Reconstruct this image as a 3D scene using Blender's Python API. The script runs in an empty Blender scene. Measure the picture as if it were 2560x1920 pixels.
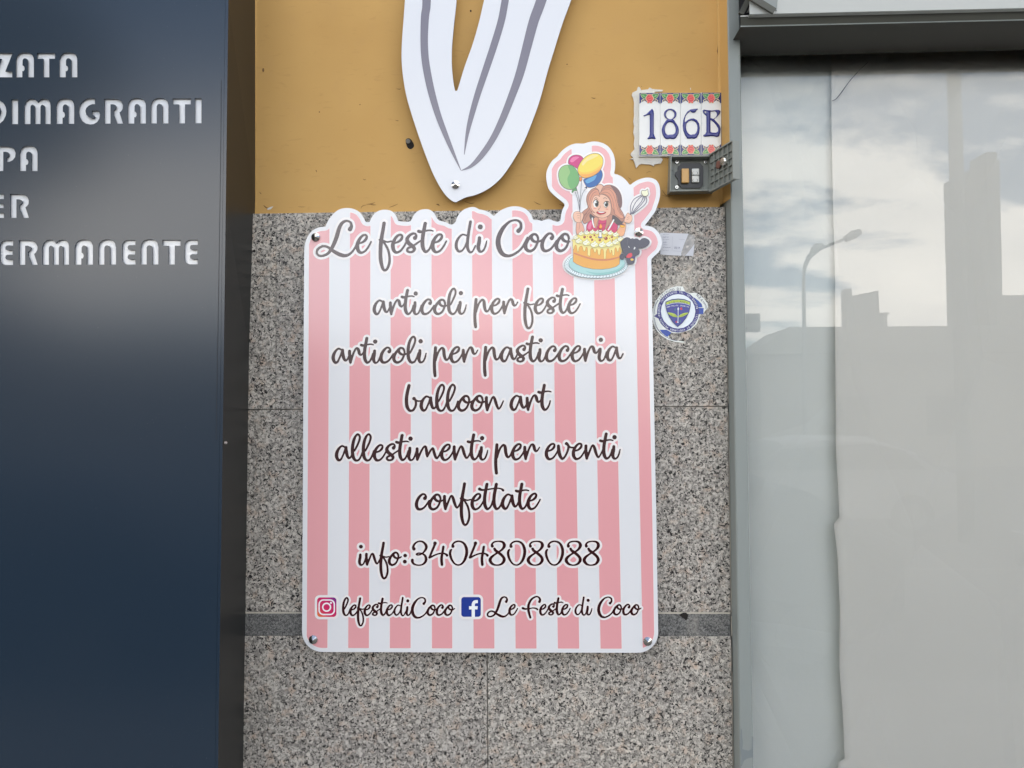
import bpy, bmesh, math, random
import numpy as np
from mathutils import Vector, Matrix
from mathutils.geometry import tessellate_polygon
random.seed(4)
R = math.radians
SC = bpy.context.scene
COL = SC.collection

# ------------------------------------------------------------------ camera
FPX, CX, CY = 1900.0, 1280.0, 960.0           # focal length and centre in the photograph's pixels
CAM = Vector((0.0, -1.72, 1.65))
CM = Matrix.Rotation(R(1.4), 3, 'Z') @ Matrix.Rotation(R(92.3), 3, 'X') @ Matrix.Rotation(R(-0.25), 3, 'Z')
cd = bpy.data.cameras.new('camera'); cam = bpy.data.objects.new('camera', cd); COL.objects.link(cam)
cam.matrix_world = Matrix.Translation(CAM) @ CM.to_4x4()
cd.sensor_width = 36.0; cd.lens = 36.0 * FPX / 2560.0
cd.clip_start = 0.05; cd.clip_end = 2000
SC.camera = cam

# ------------------------------------------------------------------ world, sun, exposure
SUN_EL, SUN_AZ = 48.0, 25.0                   # the sun stands behind the facade: the wall is in open shade
SKY_STRENGTH = 0.15
CLOUD_V = 18.6
w = bpy.data.worlds.new("World"); SC.world = w; w.use_nodes = True
nt = w.node_tree; nt.nodes.clear()
def wn(t, **k):
    n = nt.nodes.new(t)
    for a, b in k.items(): setattr(n, a, b)
    return n
wo = wn('ShaderNodeOutputWorld'); bg = wn('ShaderNodeBackground'); bg.inputs[1].default_value = SKY_STRENGTH
sky = wn('ShaderNodeTexSky', sky_type='NISHITA', sun_disc=False)
sky.sun_elevation = R(SUN_EL); sky.sun_rotation = R(SUN_AZ); sky.dust_density = 0.3; sky.air_density = 1.0
tc = wn('ShaderNodeTexCoord'); sep = wn('ShaderNodeSeparateXYZ')
nt.links.new(tc.outputs['Generated'], sep.inputs[0])
zc = wn('ShaderNodeMath', operation='MAXIMUM'); zc.inputs[1].default_value = 0.0; nt.links.new(sep.outputs['Z'], zc.inputs[0])
za = wn('ShaderNodeMath', operation='ADD'); za.inputs[1].default_value = 0.22; nt.links.new(zc.outputs[0], za.inputs[0])
dx_ = wn('ShaderNodeMath', operation='DIVIDE'); nt.links.new(sep.outputs['X'], dx_.inputs[0]); nt.links.new(za.outputs[0], dx_.inputs[1])
dy_ = wn('ShaderNodeMath', operation='DIVIDE'); nt.links.new(sep.outputs['Y'], dy_.inputs[0]); nt.links.new(za.outputs[0], dy_.inputs[1])
cmb = wn('ShaderNodeCombineXYZ'); nt.links.new(dx_.outputs[0], cmb.inputs[0]); nt.links.new(dy_.outputs[0], cmb.inputs[1])
mp = wn('ShaderNodeMapping'); mp.inputs['Location'].default_value = (-14.63, 13.9, 4.75); mp.inputs['Scale'].default_value = (0.8, 1.25, 1.0)
nt.links.new(cmb.outputs[0], mp.inputs[0])
cn = wn('ShaderNodeTexNoise'); cn.inputs['Scale'].default_value = 1.35; cn.inputs['Detail'].default_value = 11; cn.inputs['Roughness'].default_value = 0.63
cn.inputs['Distortion'].default_value = 0.35
nt.links.new(mp.outputs[0], cn.inputs['Vector'])
cr = wn('ShaderNodeValToRGB'); cr.color_ramp.elements[0].position = 0.44; cr.color_ramp.elements[1].position = 0.515
nt.links.new(cn.outputs['Fac'], cr.inputs[0])
cn2 = wn('ShaderNodeTexNoise'); cn2.inputs['Scale'].default_value = 2.6; cn2.inputs['Detail'].default_value = 5
nt.links.new(mp.outputs[0], cn2.inputs['Vector'])
cr2 = wn('ShaderNodeValToRGB'); cr2.color_ramp.elements[0].position = 0.3; cr2.color_ramp.elements[1].position = 0.75
cr2.color_ramp.elements[0].color = (CLOUD_V*0.72, CLOUD_V*0.69, CLOUD_V*0.65, 1); cr2.color_ramp.elements[1].color = (CLOUD_V*1.05, CLOUD_V*0.985, CLOUD_V*0.89, 1)
nt.links.new(cn2.outputs['Fac'], cr2.inputs[0])
# cloud cover thins at middle heights; thick again overhead, added for its light
thin = wn('ShaderNodeValToRGB'); te = thin.color_ramp.elements
for _ in range(3): te.new(.5)
for e_, (p_, v_) in zip(te, ((.30, 1.0), (.39, .12), (.54, .22), (.72, .85), (1.0, .95))): e_.position = p_; e_.color = (v_, v_, v_, 1)
nt.links.new(sep.outputs['Z'], thin.inputs[0])
mul = wn('ShaderNodeMath', operation='MULTIPLY'); nt.links.new(cr.outputs['Color'], mul.inputs[0]); nt.links.new(thin.outputs[0], mul.inputs[1])
mixc = wn('ShaderNodeMix', data_type='RGBA'); nt.links.new(mul.outputs[0], mixc.inputs[0])
nt.links.new(sky.outputs[0], mixc.inputs[6]); nt.links.new(cr2.outputs[0], mixc.inputs[7])
nt.links.new(mixc.outputs[2], bg.inputs[0]); nt.links.new(bg.outputs[0], wo.inputs[0])

sd = bpy.data.lights.new('sun', 'SUN'); sd.energy = 1.2; sd.angle = R(10); sd.color = (1, 0.95, 0.88)
sun = bpy.data.objects.new('sun', sd); COL.objects.link(sun); sun.location = (5, 8, 12)
az, el = R(SUN_AZ), R(SUN_EL)
sdir = Vector((math.sin(az)*math.cos(el), math.cos(az)*math.cos(el), math.sin(el)))
sun.rotation_euler = sdir.to_track_quat('Z', 'Y').to_euler()
SC.view_settings.view_transform = 'Standard'; SC.view_settings.look = 'None'
SC.view_settings.gamma = 1.0; SC.view_settings.use_curve_mapping = False
SC.view_settings.exposure = 1.12
try:
    SC.cycles.max_bounces = 10; SC.cycles.transparent_max_bounces = 12; SC.cycles.use_denoising = True
    SC.cycles.sample_clamp_indirect = 6
except Exception: pass

# ------------------------------------------------------------------ measuring helpers
CMn = np.array(CM)
def PA(pts, y):
    """points of the photograph (n,2) projected on the vertical plane(s) y -> (n,3)"""
    p = np.asarray(pts, float).reshape(-1, 2)
    d = np.stack([(p[:, 0]-CX)/FPX, -(p[:, 1]-CY)/FPX, -np.ones(len(p))], 1) @ CMn.T
    t = (np.asarray(y, float) - CAM.y) / d[:, 1]
    return np.array(CAM)[None, :] + d * t[:, None]
def P(px, py, y): return Vector(PA([(px, py)], y)[0])
GLASS_Y = 0.02
def RF(px, py, dist):
    """where the thing mirrored in the shop window at that pixel stands, dist metres in front of the glass"""
    g = P(px, py, GLASS_Y); d = g - CAM
    return Vector((g.x + d.x/d.y*dist, GLASS_Y - dist, g.z + d.z/d.y*dist))

# ------------------------------------------------------------------ materials
def srgb(c):
    r = []
    for v in c:
        v /= 255.0
        r.append(v/12.92 if v <= 0.04045 else ((v+0.055)/1.055)**2.4)
    return tuple(r)
def new_mat(name, col=(.5, .5, .5), rough=.5, metal=0., spec=.5, **kw):
    m = bpy.data.materials.new(name); m.use_nodes = True
    b = m.node_tree.nodes['Principled BSDF']
    b.inputs['Base Color'].default_value = (*col, 1); b.inputs['Roughness'].default_value = rough
    b.inputs['Metallic'].default_value = metal; b.inputs['Specular IOR Level'].default_value = spec
    for k, v in kw.items(): b.inputs[k.replace('_', ' ')].default_value = v
    return m
class NB:
    """tiny node-tree builder"""
    def __init__(s, m): s.t = m.node_tree; s.b = s.t.nodes['Principled BSDF']
    def n(s, t, ins=None, **k):
        x = s.t.nodes.new(t)
        for a, b in k.items(): setattr(x, a, b)
        for a, b in (ins or {}).items():
            if hasattr(b, 'bl_idname') or isinstance(b, bpy.types.NodeSocket): s.t.links.new(b, x.inputs[a])
            else: x.inputs[a].default_value = b
        return x
    def l(s, a, b): s.t.links.new(a, b)
    def ramp(s, fac, stops):
        x = s.n('ShaderNodeValToRGB', {0: fac}); e = x.color_ramp.elements
        while len(e) < len(stops): e.new(0.5)
        for q, (p, c) in zip(e, stops): q.position = p; q.color = (*c, 1) if len(c) == 3 else c
        return x.outputs[0]
    def mix(s, fac, a, b, mode='MIX'):
        x = s.n('ShaderNodeMix', data_type='RGBA', blend_type=mode)
        for i, v in ((0, fac), (6, a), (7, b)):
            if isinstance(v, bpy.types.NodeSocket): s.t.links.new(v, x.inputs[i])
            else: x.inputs[i].default_value = v if i == 0 else (*v, 1)
        return x.outputs[2]
    def noise(s, scale, detail=3, rough=.5, dist=0., vec=None):
        x = s.n('ShaderNodeTexNoise', {'Scale': scale, 'Detail': detail, 'Roughness': rough, 'Distortion': dist})
        if vec: s.l(vec, x.inputs['Vector'])
        return x.outputs['Fac']
    def pos(s): return s.n('ShaderNodeNewGeometry').outputs['Position']
    def bump(s, h, strength, dist):
        x = s.n('ShaderNodeBump', {'Strength': strength, 'Distance': dist, 'Height': h}); s.l(x.outputs[0], s.b.inputs['Normal'])

def ramp_wb(a, b): return [(a, (0, 0, 0)), (b, (1, 1, 1))]
def make_granite(name, base_lo, base_hi, dark, peach, fine=1.0, darkpos=.40):
    m = new_mat(name, rough=.42, spec=.35); q = NB(m); p = q.pos()
    v = q.n('ShaderNodeTexVoronoi', {'Scale': 170*fine}); q.l(p, v.inputs['Vector'])
    vs = q.n('ShaderNodeSeparateColor', {0: v.outputs['Color']})
    base = q.ramp(vs.outputs[0], [(0, base_lo), (1, base_hi)])
    pe = q.ramp(q.noise(34*fine, 3, .6, 0, p), ramp_wb(.53, .70))
    base = q.mix(q.n('ShaderNodeMath', {0: pe, 1: .75}, operation='MULTIPLY').outputs[0], base, peach)
    big = q.ramp(q.noise(3.0, 3, .5, 0, p), [(.3, (.86, .86, .87)), (.7, (1.06, 1.05, 1.02))])
    base = q.mix(1.0, base, big, 'MULTIPLY')
    gr = q.ramp(q.noise(120*fine, 2, .5, .6, p), ramp_wb(.54, .60))
    base = q.mix(q.n('ShaderNodeMath', {0: gr, 1: .68}, operation='MULTIPLY').outputs[0], base, tuple(c*.55 for c in base_lo))
    mp2 = q.n('ShaderNodeMapping', {'Location': (3.3, 1.1, 7.7)}); q.l(p, mp2.inputs[0])
    dk = q.ramp(q.noise(150*fine, 2.5, .55, 1.1, mp2.outputs[0]), [(darkpos-.025, (1, 1, 1)), (darkpos+.02, (0, 0, 0))])
    oi = q.n('ShaderNodeObjectInfo'); tone = q.ramp(oi.outputs['Random'], [(0, (.93, .925, .92)), (1, (1.05, 1.045, 1.03))]); base = q.mix(1.0, base, tone, 'MULTIPLY')
    base = q.mix(dk, base, dark)
    mps = q.n('ShaderNodeMapping', {'Scale': (1, 1, .6)}); q.l(p, mps.inputs[0])
    base = q.mix(q.ramp(q.noise(7.5, 5, .6, .4, mps.outputs[0]), [(.60, (0,)*3), (.72, (.34,)*3)]), base, (.62, .58, .50))
    base = q.mix(q.ramp(q.noise(4.2, 5, .62, .8, mps.outputs[0]), [(.60, (0,)*3), (.75, (.30,)*3)]), base, (.20, .185, .165))
    q.l(base, q.b.inputs['Base Color'])
    q.l(q.ramp(dk, [(0, (.45,)*3), (1, (.3,)*3)]), q.b.inputs['Roughness'])
    return m
M = {}
M['granite'] = make_granite('granite', (.25, .236, .217), (.63, .592, .535), (.011, .010, .010), (.56, .43, .335), 1.12, .43)
M['granite_dark'] = make_granite('granite_dark', (.15, .152, .148), (.28, .28, .272), (.06, .06, .06), (.23, .225, .21), 1.8, .46)
# ochre plaster
m = M['plaster'] = new_mat('ochre_plaster', rough=.78, spec=.25); q = NB(m); p = q.pos()
n1 = q.noise(2.2, 4, .55, 0, p); n2 = q.noise(14, 4, .6, 0, p)
c = q.ramp(n1, [(.3, (.505, .30, .098)), (.7, (.59, .365, .128))])
c = q.mix(q.ramp(n2, [(.55, (0,)*3), (.8, (.35,)*3)]), c, (.50, .30, .12))
mk_ = q.n('ShaderNodeMapping', {'Scale': (8, 8, 30)}); q.l(p, mk_.inputs[0])
c = q.mix(q.ramp(q.noise(4, 3, .5, .5, mk_.outputs[0]), [(.62, (0,)*3), (.72, (.22,)*3)]), c, (.40, .23, .08))
q.l(c, q.b.inputs['Base Color'])
hh = q.mix(.4, q.n('ShaderNodeCombineColor', {0: q.noise(260, 3, .6, 0, p)}).outputs[0], q.n('ShaderNodeCombineColor', {0: q.noise(26, 4, .55, .6, p)}).outputs[0]); q.bump(hh, .3, .003)
M['mortar'] = new_mat('joint_mortar', (.52, .48, .40), .9)
M['joint'] = new_mat('dark_joint', (.05, .048, .045), .95)
M['crackm'] = new_mat('crack_brown', (.16, .085, .03), .9)
m = M['putty'] = new_mat('white_putty', (.66, .64, .58), .85); q = NB(m); q.bump(q.noise(90, 4, .6, 0, q.pos()), .5, .003)
M['holem'] = new_mat('hole_dark', (.015, .012, .01), .9)
M['plug'] = new_mat('plug_grey', (.2, .19, .17), .7)
# dark cabinet sheet metal
m = M['cabinet'] = new_mat('cabinet_coat', (.017, .029, .046), .19, 0, .54); q = NB(m); p = q.pos()
q.l(q.mix(q.ramp(q.noise(420, 1, .4, 0, p), [(.79, (0,)*3), (.83, (.5,)*3)]), (.016, .029, .047), (.12, .13, .14)), q.b.inputs['Base Color'])
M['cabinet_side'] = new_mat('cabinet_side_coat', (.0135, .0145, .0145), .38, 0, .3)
M['acrylic'] = new_mat('white_acrylic', (.76, .78, .80), .08, 0, .5)
M['edge_grey'] = new_mat('board_edge', (.28, .25, .23), .6)
M['chrome'] = new_mat('screw_chrome', (.62, .60, .57), .16, 1.0)
# aluminium paint of the window
m = M['alu'] = new_mat('grey_frame_paint', (.33, .355, .34), .42, 0, .4); q = NB(m); p = q.pos()
mpn = q.n('ShaderNodeMapping', {'Scale': (1, 1, .25)}); q.l(p, mpn.inputs[0])
q.l(q.mix(q.ramp(q.noise(22, 5, .6, 0, mpn.outputs[0]), [(.5, (0,)*3), (.75, (.35,)*3)]), (.25, .275, .262), (.20, .215, .205)), q.b.inputs['Base Color'])
M['alu_peel'] = new_mat('bare_grey_metal', (.19, .215, .22), .5, 0, .4)
M['alu_light'] = new_mat('fascia_paint', (.47, .485, .46), .45, 0, .4)
M['alu_dark_shaded'] = new_mat('dark_shaded_paint', (.085, .088, .075), .7)  # bracket grey; on the rail, shade of its down-facing front set as colour
M['under'] = new_mat('shaded_underside', (.065, .063, .055), .8)  # shade beneath the housing, put into the base colour
M['black'] = new_mat('black_plastic', (.012, .013, .016), .35)
M['box_grey'] = new_mat('grey_plastic', (.225, .24, .218), .5)
M['rust'] = new_mat('rust_brown', (.16, .07, .05), .8)
M['steel'] = new_mat('zinc_screw', (.75, .75, .72), .25, 1.0)
M['amber'] = new_mat('amber_plastic', (.62, .36, .12), .35)
M['white_pl'] = new_mat('white_plastic', (.7, .7, .66), .4)
# paper
def paper(name, c1, c2):
    m = new_mat(name, c1, .8, 0, .2); q = NB(m); p = q.pos()
    q.l(q.mix(q.noise(2.4, 4, .55, .4, p), c1, c2), q.b.inputs['Base Color'])
    mp3 = q.n('ShaderNodeMapping', {'Rotation': (0, .6, 0), 'Scale': (1, 1, .45)}); q.l(p, mp3.inputs[0])
    v = q.n('ShaderNodeTexVoronoi', {'Scale': 4.5}, feature='DISTANCE_TO_EDGE'); q.l(mp3.outputs[0], v.inputs['Vector'])
    cre = q.ramp(v.outputs['Distance'], [(0, (0,)*3), (.10, (1,)*3)])
    h = q.mix(.2, q.n('ShaderNodeCombineColor', {0: q.noise(5, 5, .55, .5, p)}).outputs[0], cre)
    q.bump(h, .42, .03); return m
M['paper_l'] = paper('greenish_paper', (.87, .895, .87), (.82, .855, .825))
M['paper_r'] = paper('cream_paper', (.885, .875, .83), (.83, .82, .78))
M['tearm'] = new_mat('paper_tear', (.10, .10, .10), .9)
M['dark_in'] = new_mat('unlit_interior', (.03, .028, .024), .9)
# glass: clear pane, mirror part by Fresnel of two faces
m = bpy.data.materials.new('window_glass'); m.use_nodes = True; t = m.node_tree; t.nodes.clear()
o_ = t.nodes.new('ShaderNodeOutputMaterial'); mx = t.nodes.new('ShaderNodeMixShader'); tr = t.nodes.new('ShaderNodeBsdfTransparent'); gl = t.nodes.new('ShaderNodeBsdfGlossy')
fr = t.nodes.new('ShaderNodeFresnel'); fr.inputs[0].default_value = 1.52
mm = t.nodes.new('ShaderNodeMath'); mm.operation = 'MULTIPLY'; mm.inputs[1].default_value = 1.75; t.links.new(fr.outputs[0], mm.inputs[0])
mm.use_clamp = True
gl.inputs['Roughness'].default_value = 0.0; tr.inputs[0].default_value = (.985, .99, .985, 1)
t.links.new(mm.outputs[0], mx.inputs[0]); t.links.new(tr.outputs[0], mx.inputs[1]); t.links.new(gl.outputs[0], mx.inputs[2]); t.links.new(mx.outputs[0], o_.inputs[0])
M['glass'] = m
_pc = {}
def ink(rgb, k=1.0, rough=.22, spec=.5):
    """a printed colour, given as it reads in the photo; k lifts it to its base colour"""
    key = (tuple(rgb), k, rough)
    if key not in _pc:
        c = tuple(min(.85, v*k) for v in srgb(rgb))
        _pc[key] = new_mat('print_%d_%d_%d' % tuple(int(v) for v in rgb), c, rough, 0, spec)
    return _pc[key]
WHITE_P = new_mat('print_white', (.715, .725, .745), .17, 0, .85); PINK_P = new_mat('print_pink', (.73, .345, .365), .17, 0, .85)
HALO_P = new_mat('print_halo', (.80, .775, .765), .17, 0, .85); INK_P = new_mat('print_chocolate', (.036, .007, .008), .17, 0, .85)
GREY_P = new_mat('print_grey', (.21, .20, .245), .22)

# ------------------------------------------------------------------ object helpers
def tag(o, label=None, cat=None, group=None, kind=None):
    if label: o['label'] = label
    if cat: o['category'] = cat
    if group: o['group'] = group
    if kind: o['kind'] = kind
    return o
def thing(name, label, cat, loc, group=None):
    o = bpy.data.objects.new(name, None); COL.objects.link(o); o.location = loc; o.empty_display_size = .05
    return tag(o, label, cat, group)
def wloc(o):
    v = Vector((0, 0, 0))
    while o is not None: v += o.location; o = o.parent
    return v
def mk(name, verts, faces, mats, parent=None, fm=None, smooth=False, origin=None):
    me = bpy.data.meshes.new(name)
    v = np.asarray([tuple(a) for a in verts], float) if not isinstance(verts, np.ndarray) else verts
    if parent is not None: off = np.array(wloc(parent))
    elif origin is not None: off = np.array(origin)
    else: off = v.mean(0) if len(v) else np.zeros(3)
    base = off
    if parent is not None and len(v): base = off
    me.from_pydata((v-base).tolist(), [], [list(f) for f in faces])
    if not isinstance(mats, (list, tuple)): mats = [mats]
    for a in mats: me.materials.append(a)
    if fm is not None: me.polygons.foreach_set('material_index', fm)
    if smooth: me.polygons.foreach_set('use_smooth', [True]*len(me.polygons))
    me.update()
    o = bpy.data.objects.new(name, me); COL.objects.link(o)
    if parent is not None: o.parent = parent
    else: o.location = base
    return o
class MB:
    """collects primitives into one mesh"""
    def __init__(s): s.bm = bmesh.new(); s.mats = []
    def mi(s, m):
        if m not in s.mats: s.mats.append(m)
        return s.mats.index(m)
    def box(s, lo, hi, m, bevel=0., rot=None, at=None):
        r = bmesh.ops.create_cube(s.bm, size=1)['verts']
        lo, hi = Vector(lo), Vector(hi); c = (lo+hi)/2; d = hi-lo
        for v in r: v.co = Vector((v.co.x*d.x, v.co.y*d.y, v.co.z*d.z))
        es = {e for v in r for e in v.link_edges}; fs = {f for v in r for f in v.link_faces}
        i = s.mi(m)
        for f in fs: f.material_index = i
        if bevel:
            bb = bmesh.ops.bevel(s.bm, geom=list(es), offset=bevel, segments=2, affect='EDGES', profile=.5)
            r = list({v for f in bb['faces'] for v in f.verts} | {v for v in r if v.is_valid})
            for f in bb['faces']: f.material_index = i
        for v in r:
            if rot is not None: v.co = rot @ v.co
            v.co += c if at is None else Vector(at)
        return r
    def poly(s, pts, m):
        f = s.bm.faces.new([s.bm.verts.new(p) for p in pts]); f.material_index = s.mi(m); return f
    def prism(s, pts, vec, m):
        a = [s.bm.verts.new(p) for p in pts]; b = [s.bm.verts.new(Vector(p)+Vector(vec)) for p in pts]; i = s.mi(m)
        n = len(a)
        fs = [s.bm.faces.new(a), s.bm.faces.new(b[::-1])]+[s.bm.faces.new((a[k], b[k], b[(k+1) % n], a[(k+1) % n])) for k in range(n)]
        for f in fs: f.material_index = i
        return fs
    def tube(s, pts, radii, m, n=10, cap=True):
        rings = []; pts = [Vector(p) for p in pts]
        for k, p in enumerate(pts):
            d = (pts[min(k+1, len(pts)-1)]-pts[max(k-1, 0)]).normalized()
            u = d.orthogonal().normalized() if k == 0 else (rings_u - d*rings_u.dot(d)).normalized()
            rings_u = u; v = d.cross(u); r = radii[k] if isinstance(radii, (list, tuple)) else radii
            rings.append([s.bm.verts.new(p + (u*math.cos(2*math.pi*j/n)+v*math.sin(2*math.pi*j/n))*r) for j in range(n)])
        i = s.mi(m)
        for a, b in zip(rings, rings[1:]):
            for j in range(n):
                f = s.bm.faces.new((a[j], a[(j+1) % n], b[(j+1) % n], b[j])); f.material_index = i; f.smooth = True
        if cap:
            for rr in (rings[0][::-1], rings[-1]): s.bm.faces.new(rr).material_index = i
    def build(s, name, parent=None, origin=None):
        bmesh.ops.recalc_face_normals(s.bm, faces=s.bm.faces)
        s.bm.verts.index_update()
        vs = [v.co.copy() for v in s.bm.verts]; fs = [[v.index for v in f.verts] for f in s.bm.faces]; fm = [f.material_index for f in s.bm.faces]
        sm = [f.smooth for f in s.bm.faces]; s.bm.free()
        o = mk(name, vs, fs, s.mats, parent, fm, origin=origin); o.data.polygons.foreach_set('use_smooth', sm); return o

def crom(pts, closed=False, n=6):
    p = np.asarray(pts, float); N = len(p)
    if N < 3: return p
    out = []
    rng = range(N if closed else N-1)
    for i in rng:
        p0, p1, p2, p3 = (p[(i-1) % N], p[i], p[(i+1) % N], p[(i+2) % N]) if closed else (p[max(i-1, 0)], p[i], p[i+1], p[min(i+2, N-1)])
        for k in range(n):
            t = k/n
            out.append(.5*((2*p1)+(-p0+p2)*t+(2*p0-5*p1+4*p2-p3)*t*t+(-p0+3*p1-3*p2+p3)*t**3))
    if not closed: out.append(p[-1])
    return np.array(out)

# ---- flat plates with holes (curve fill), in photo pixels on the plane y
def plate(name, contours, y_front, thick, mats, parent=None, side=None):
    cu = bpy.data.curves.new('tmp', 'CURVE'); cu.dimensions = '2D'; cu.fill_mode = 'BOTH'; cu.extrude = .5
    for c in contours:
        sp = cu.splines.new('POLY'); sp.points.add(len(c)-1); sp.use_cyclic_u = True
        for q_, (x, y) in zip(sp.points, c): q_.co = (x*.01, -y*.01, 0, 1)
    ob = bpy.data.objects.new('tmp', cu); COL.objects.link(ob)
    dg = bpy.context.evaluated_depsgraph_get(); dg.update()
    me = bpy.data.meshes.new_from_object(ob.evaluated_get(dg))
    v = np.array([tuple(a.co) for a in me.vertices]); fs = [list(f.vertices) for f in me.polygons]
    nz = [abs(f.normal.z) for f in me.polygons]
    bpy.data.objects.remove(ob); bpy.data.curves.remove(cu); bpy.data.meshes.remove(me)
    y = y_front + (0.5 - v[:, 2])*thick
    W = PA(np.stack([v[:, 0]*100, -v[:, 1]*100], 1), y_front)      # straight extrusion: outline taken on the front plane
    W[:, 1] = y
    if not isinstance(mats, (list, tuple)): mats = [mats]
    fm = [0 if a > .5 else (1 if len(mats) > 1 else 0) for a in nz]
    o = mk(name, W, fs, mats, parent, fm)
    bm = bmesh.new(); bm.from_mesh(o.data); bmesh.ops.remove_doubles(bm, verts=bm.verts, dist=1e-6); bmesh.ops.recalc_face_normals(bm, faces=bm.faces); bm.to_mesh(o.data); bm.free()
    return o

# ---- printed shapes: signed distance fields in photo pixels, contoured to clean meshes
class Field:
    def __init__(s, x0, y0, x1, y1, h=1.0):
        s.x0, s.y0, s.h = x0, y0, h; s.nx = int((x1-x0)/h)+2; s.ny = int((y1-y0)/h)+2
        s.f = np.full((s.ny, s.nx), 50.0)
        s.X, s.Y = np.meshgrid(x0+np.arange(s.nx)*h, y0+np.arange(s.ny)*h)
    def capsule(s, a, b, ra, rb, pad=16):
        i0 = max(0, int((min(a[0], b[0])-max(ra, rb)-pad-s.x0)/s.h)); i1 = min(s.nx, int((max(a[0], b[0])+max(ra, rb)+pad-s.x0)/s.h)+2)
        j0 = max(0, int((min(a[1], b[1])-max(ra, rb)-pad-s.y0)/s.h)); j1 = min(s.ny, int((max(a[1], b[1])+max(ra, rb)+pad-s.y0)/s.h)+2)
        if i1 <= i0 or j1 <= j0: return
        X = s.X[j0:j1, i0:i1]-a[0]; Y = s.Y[j0:j1, i0:i1]-a[1]; dx, dy = b[0]-a[0], b[1]-a[1]; L = dx*dx+dy*dy+1e-9
        t = np.clip((X*dx+Y*dy)/L, 0, 1)
        d = np.hypot(X-t*dx, Y-t*dy)-(ra+(rb-ra)*t)
        np.minimum(s.f[j0:j1, i0:i1], d, out=s.f[j0:j1, i0:i1])
    def stroke(s, pts, n=7):
        p = crom(pts, False, n) if len(pts) > 2 else np.asarray(pts, float)
        if len(p) == 1: s.capsule(p[0], p[0], p[0][2]/2, p[0][2]/2); return
        for a, b in zip(p, p[1:]): s.capsule(a, b, a[2]/2, b[2]/2)
    def polygon(s, pts, neg=False):
        p = np.asarray(pts, float); d = np.full(s.f.shape, 1e9); ins = np.zeros(s.f.shape, bool)
        for a, b in zip(p, np.roll(p, -1, 0)):
            dx, dy = b-a; L = dx*dx+dy*dy+1e-12
            t = np.clip(((s.X-a[0])*dx+(s.Y-a[1])*dy)/L, 0, 1)
            np.minimum(d, np.hypot(s.X-a[0]-t*dx, s.Y-a[1]-t*dy), out=d)
            if abs(dy) > 1e-12:
                c = (a[1] > s.Y) != (b[1] > s.Y)
                ins ^= c & (s.X < dx*(s.Y-a[1])/dy+a[0])
        d = np.where(ins, -d, d)
        s.f = np.maximum(s.f, -d) if neg else np.minimum(s.f, d)
    def mesh(s, f=None, runs=True):
        f = s.f if f is None else f
        f = np.where(np.abs(f) < 1e-6, 1e-6, f)
        neg = f < 0; a, b, c, d = neg[:-1, :-1], neg[:-1, 1:], neg[1:, 1:], neg[1:, :-1]
        allin = a & b & c & d; mixed = (a | b | c | d) & ~allin
        V, F, key = [], [], {}
        def corner(j, i):
            k = (j, i)
            if k not in key: key[k] = len(V); V.append((s.x0+i*s.h, s.y0+j*s.h))
            return key[k]
        def edge(j0, i0, j1, i1):
            if (j1, i1) < (j0, i0): j0, i0, j1, i1 = j1, i1, j0, i0
            k = (j0, i0, j1, i1)
            if k not in key:
                t = f[j0, i0]/(f[j0, i0]-f[j1, i1]); key[k] = len(V)
                V.append((s.x0+(i0+(i1-i0)*t)*s.h, s.y0+(j0+(j1-j0)*t)*s.h))
            return key[k]
        for j, i in zip(*np.nonzero(mixed)):
            cs = [(j, i), (j+1, i), (j+1, i+1), (j, i+1)]; poly = []
            for k in range(4):
                p0, p1 = cs[k], cs[(k+1) % 4]
                if neg[p0]: poly.append(corner(*p0))
                if neg[p0] != neg[p1]: poly.append(edge(*p0, *p1))
            if len(poly) > 2: F.append(poly)
        if runs:
            for j in range(allin.shape[0]):
                row = np.concatenate([[0], allin[j].astype(np.int8), [0]]); dd = np.diff(row)
                for i0, i1 in zip(np.nonzero(dd == 1)[0], np.nonzero(dd == -1)[0]):
                    F.append([corner(j, i0), corner(j+1, i0), corner(j+1, i1), corner(j, i1)])
        else:
            for j, i in zip(*np.nonzero(allin)): F.append([corner(j, i), corner(j+1, i), corner(j+1, i+1), corner(j, i+1)])
        return np.array(V), F
def field_obj(name, fld, y, mat, parent, f=None):
    V, F = fld.mesh(f)
    return mk(name, PA(V, y), F, mat, parent)

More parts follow.
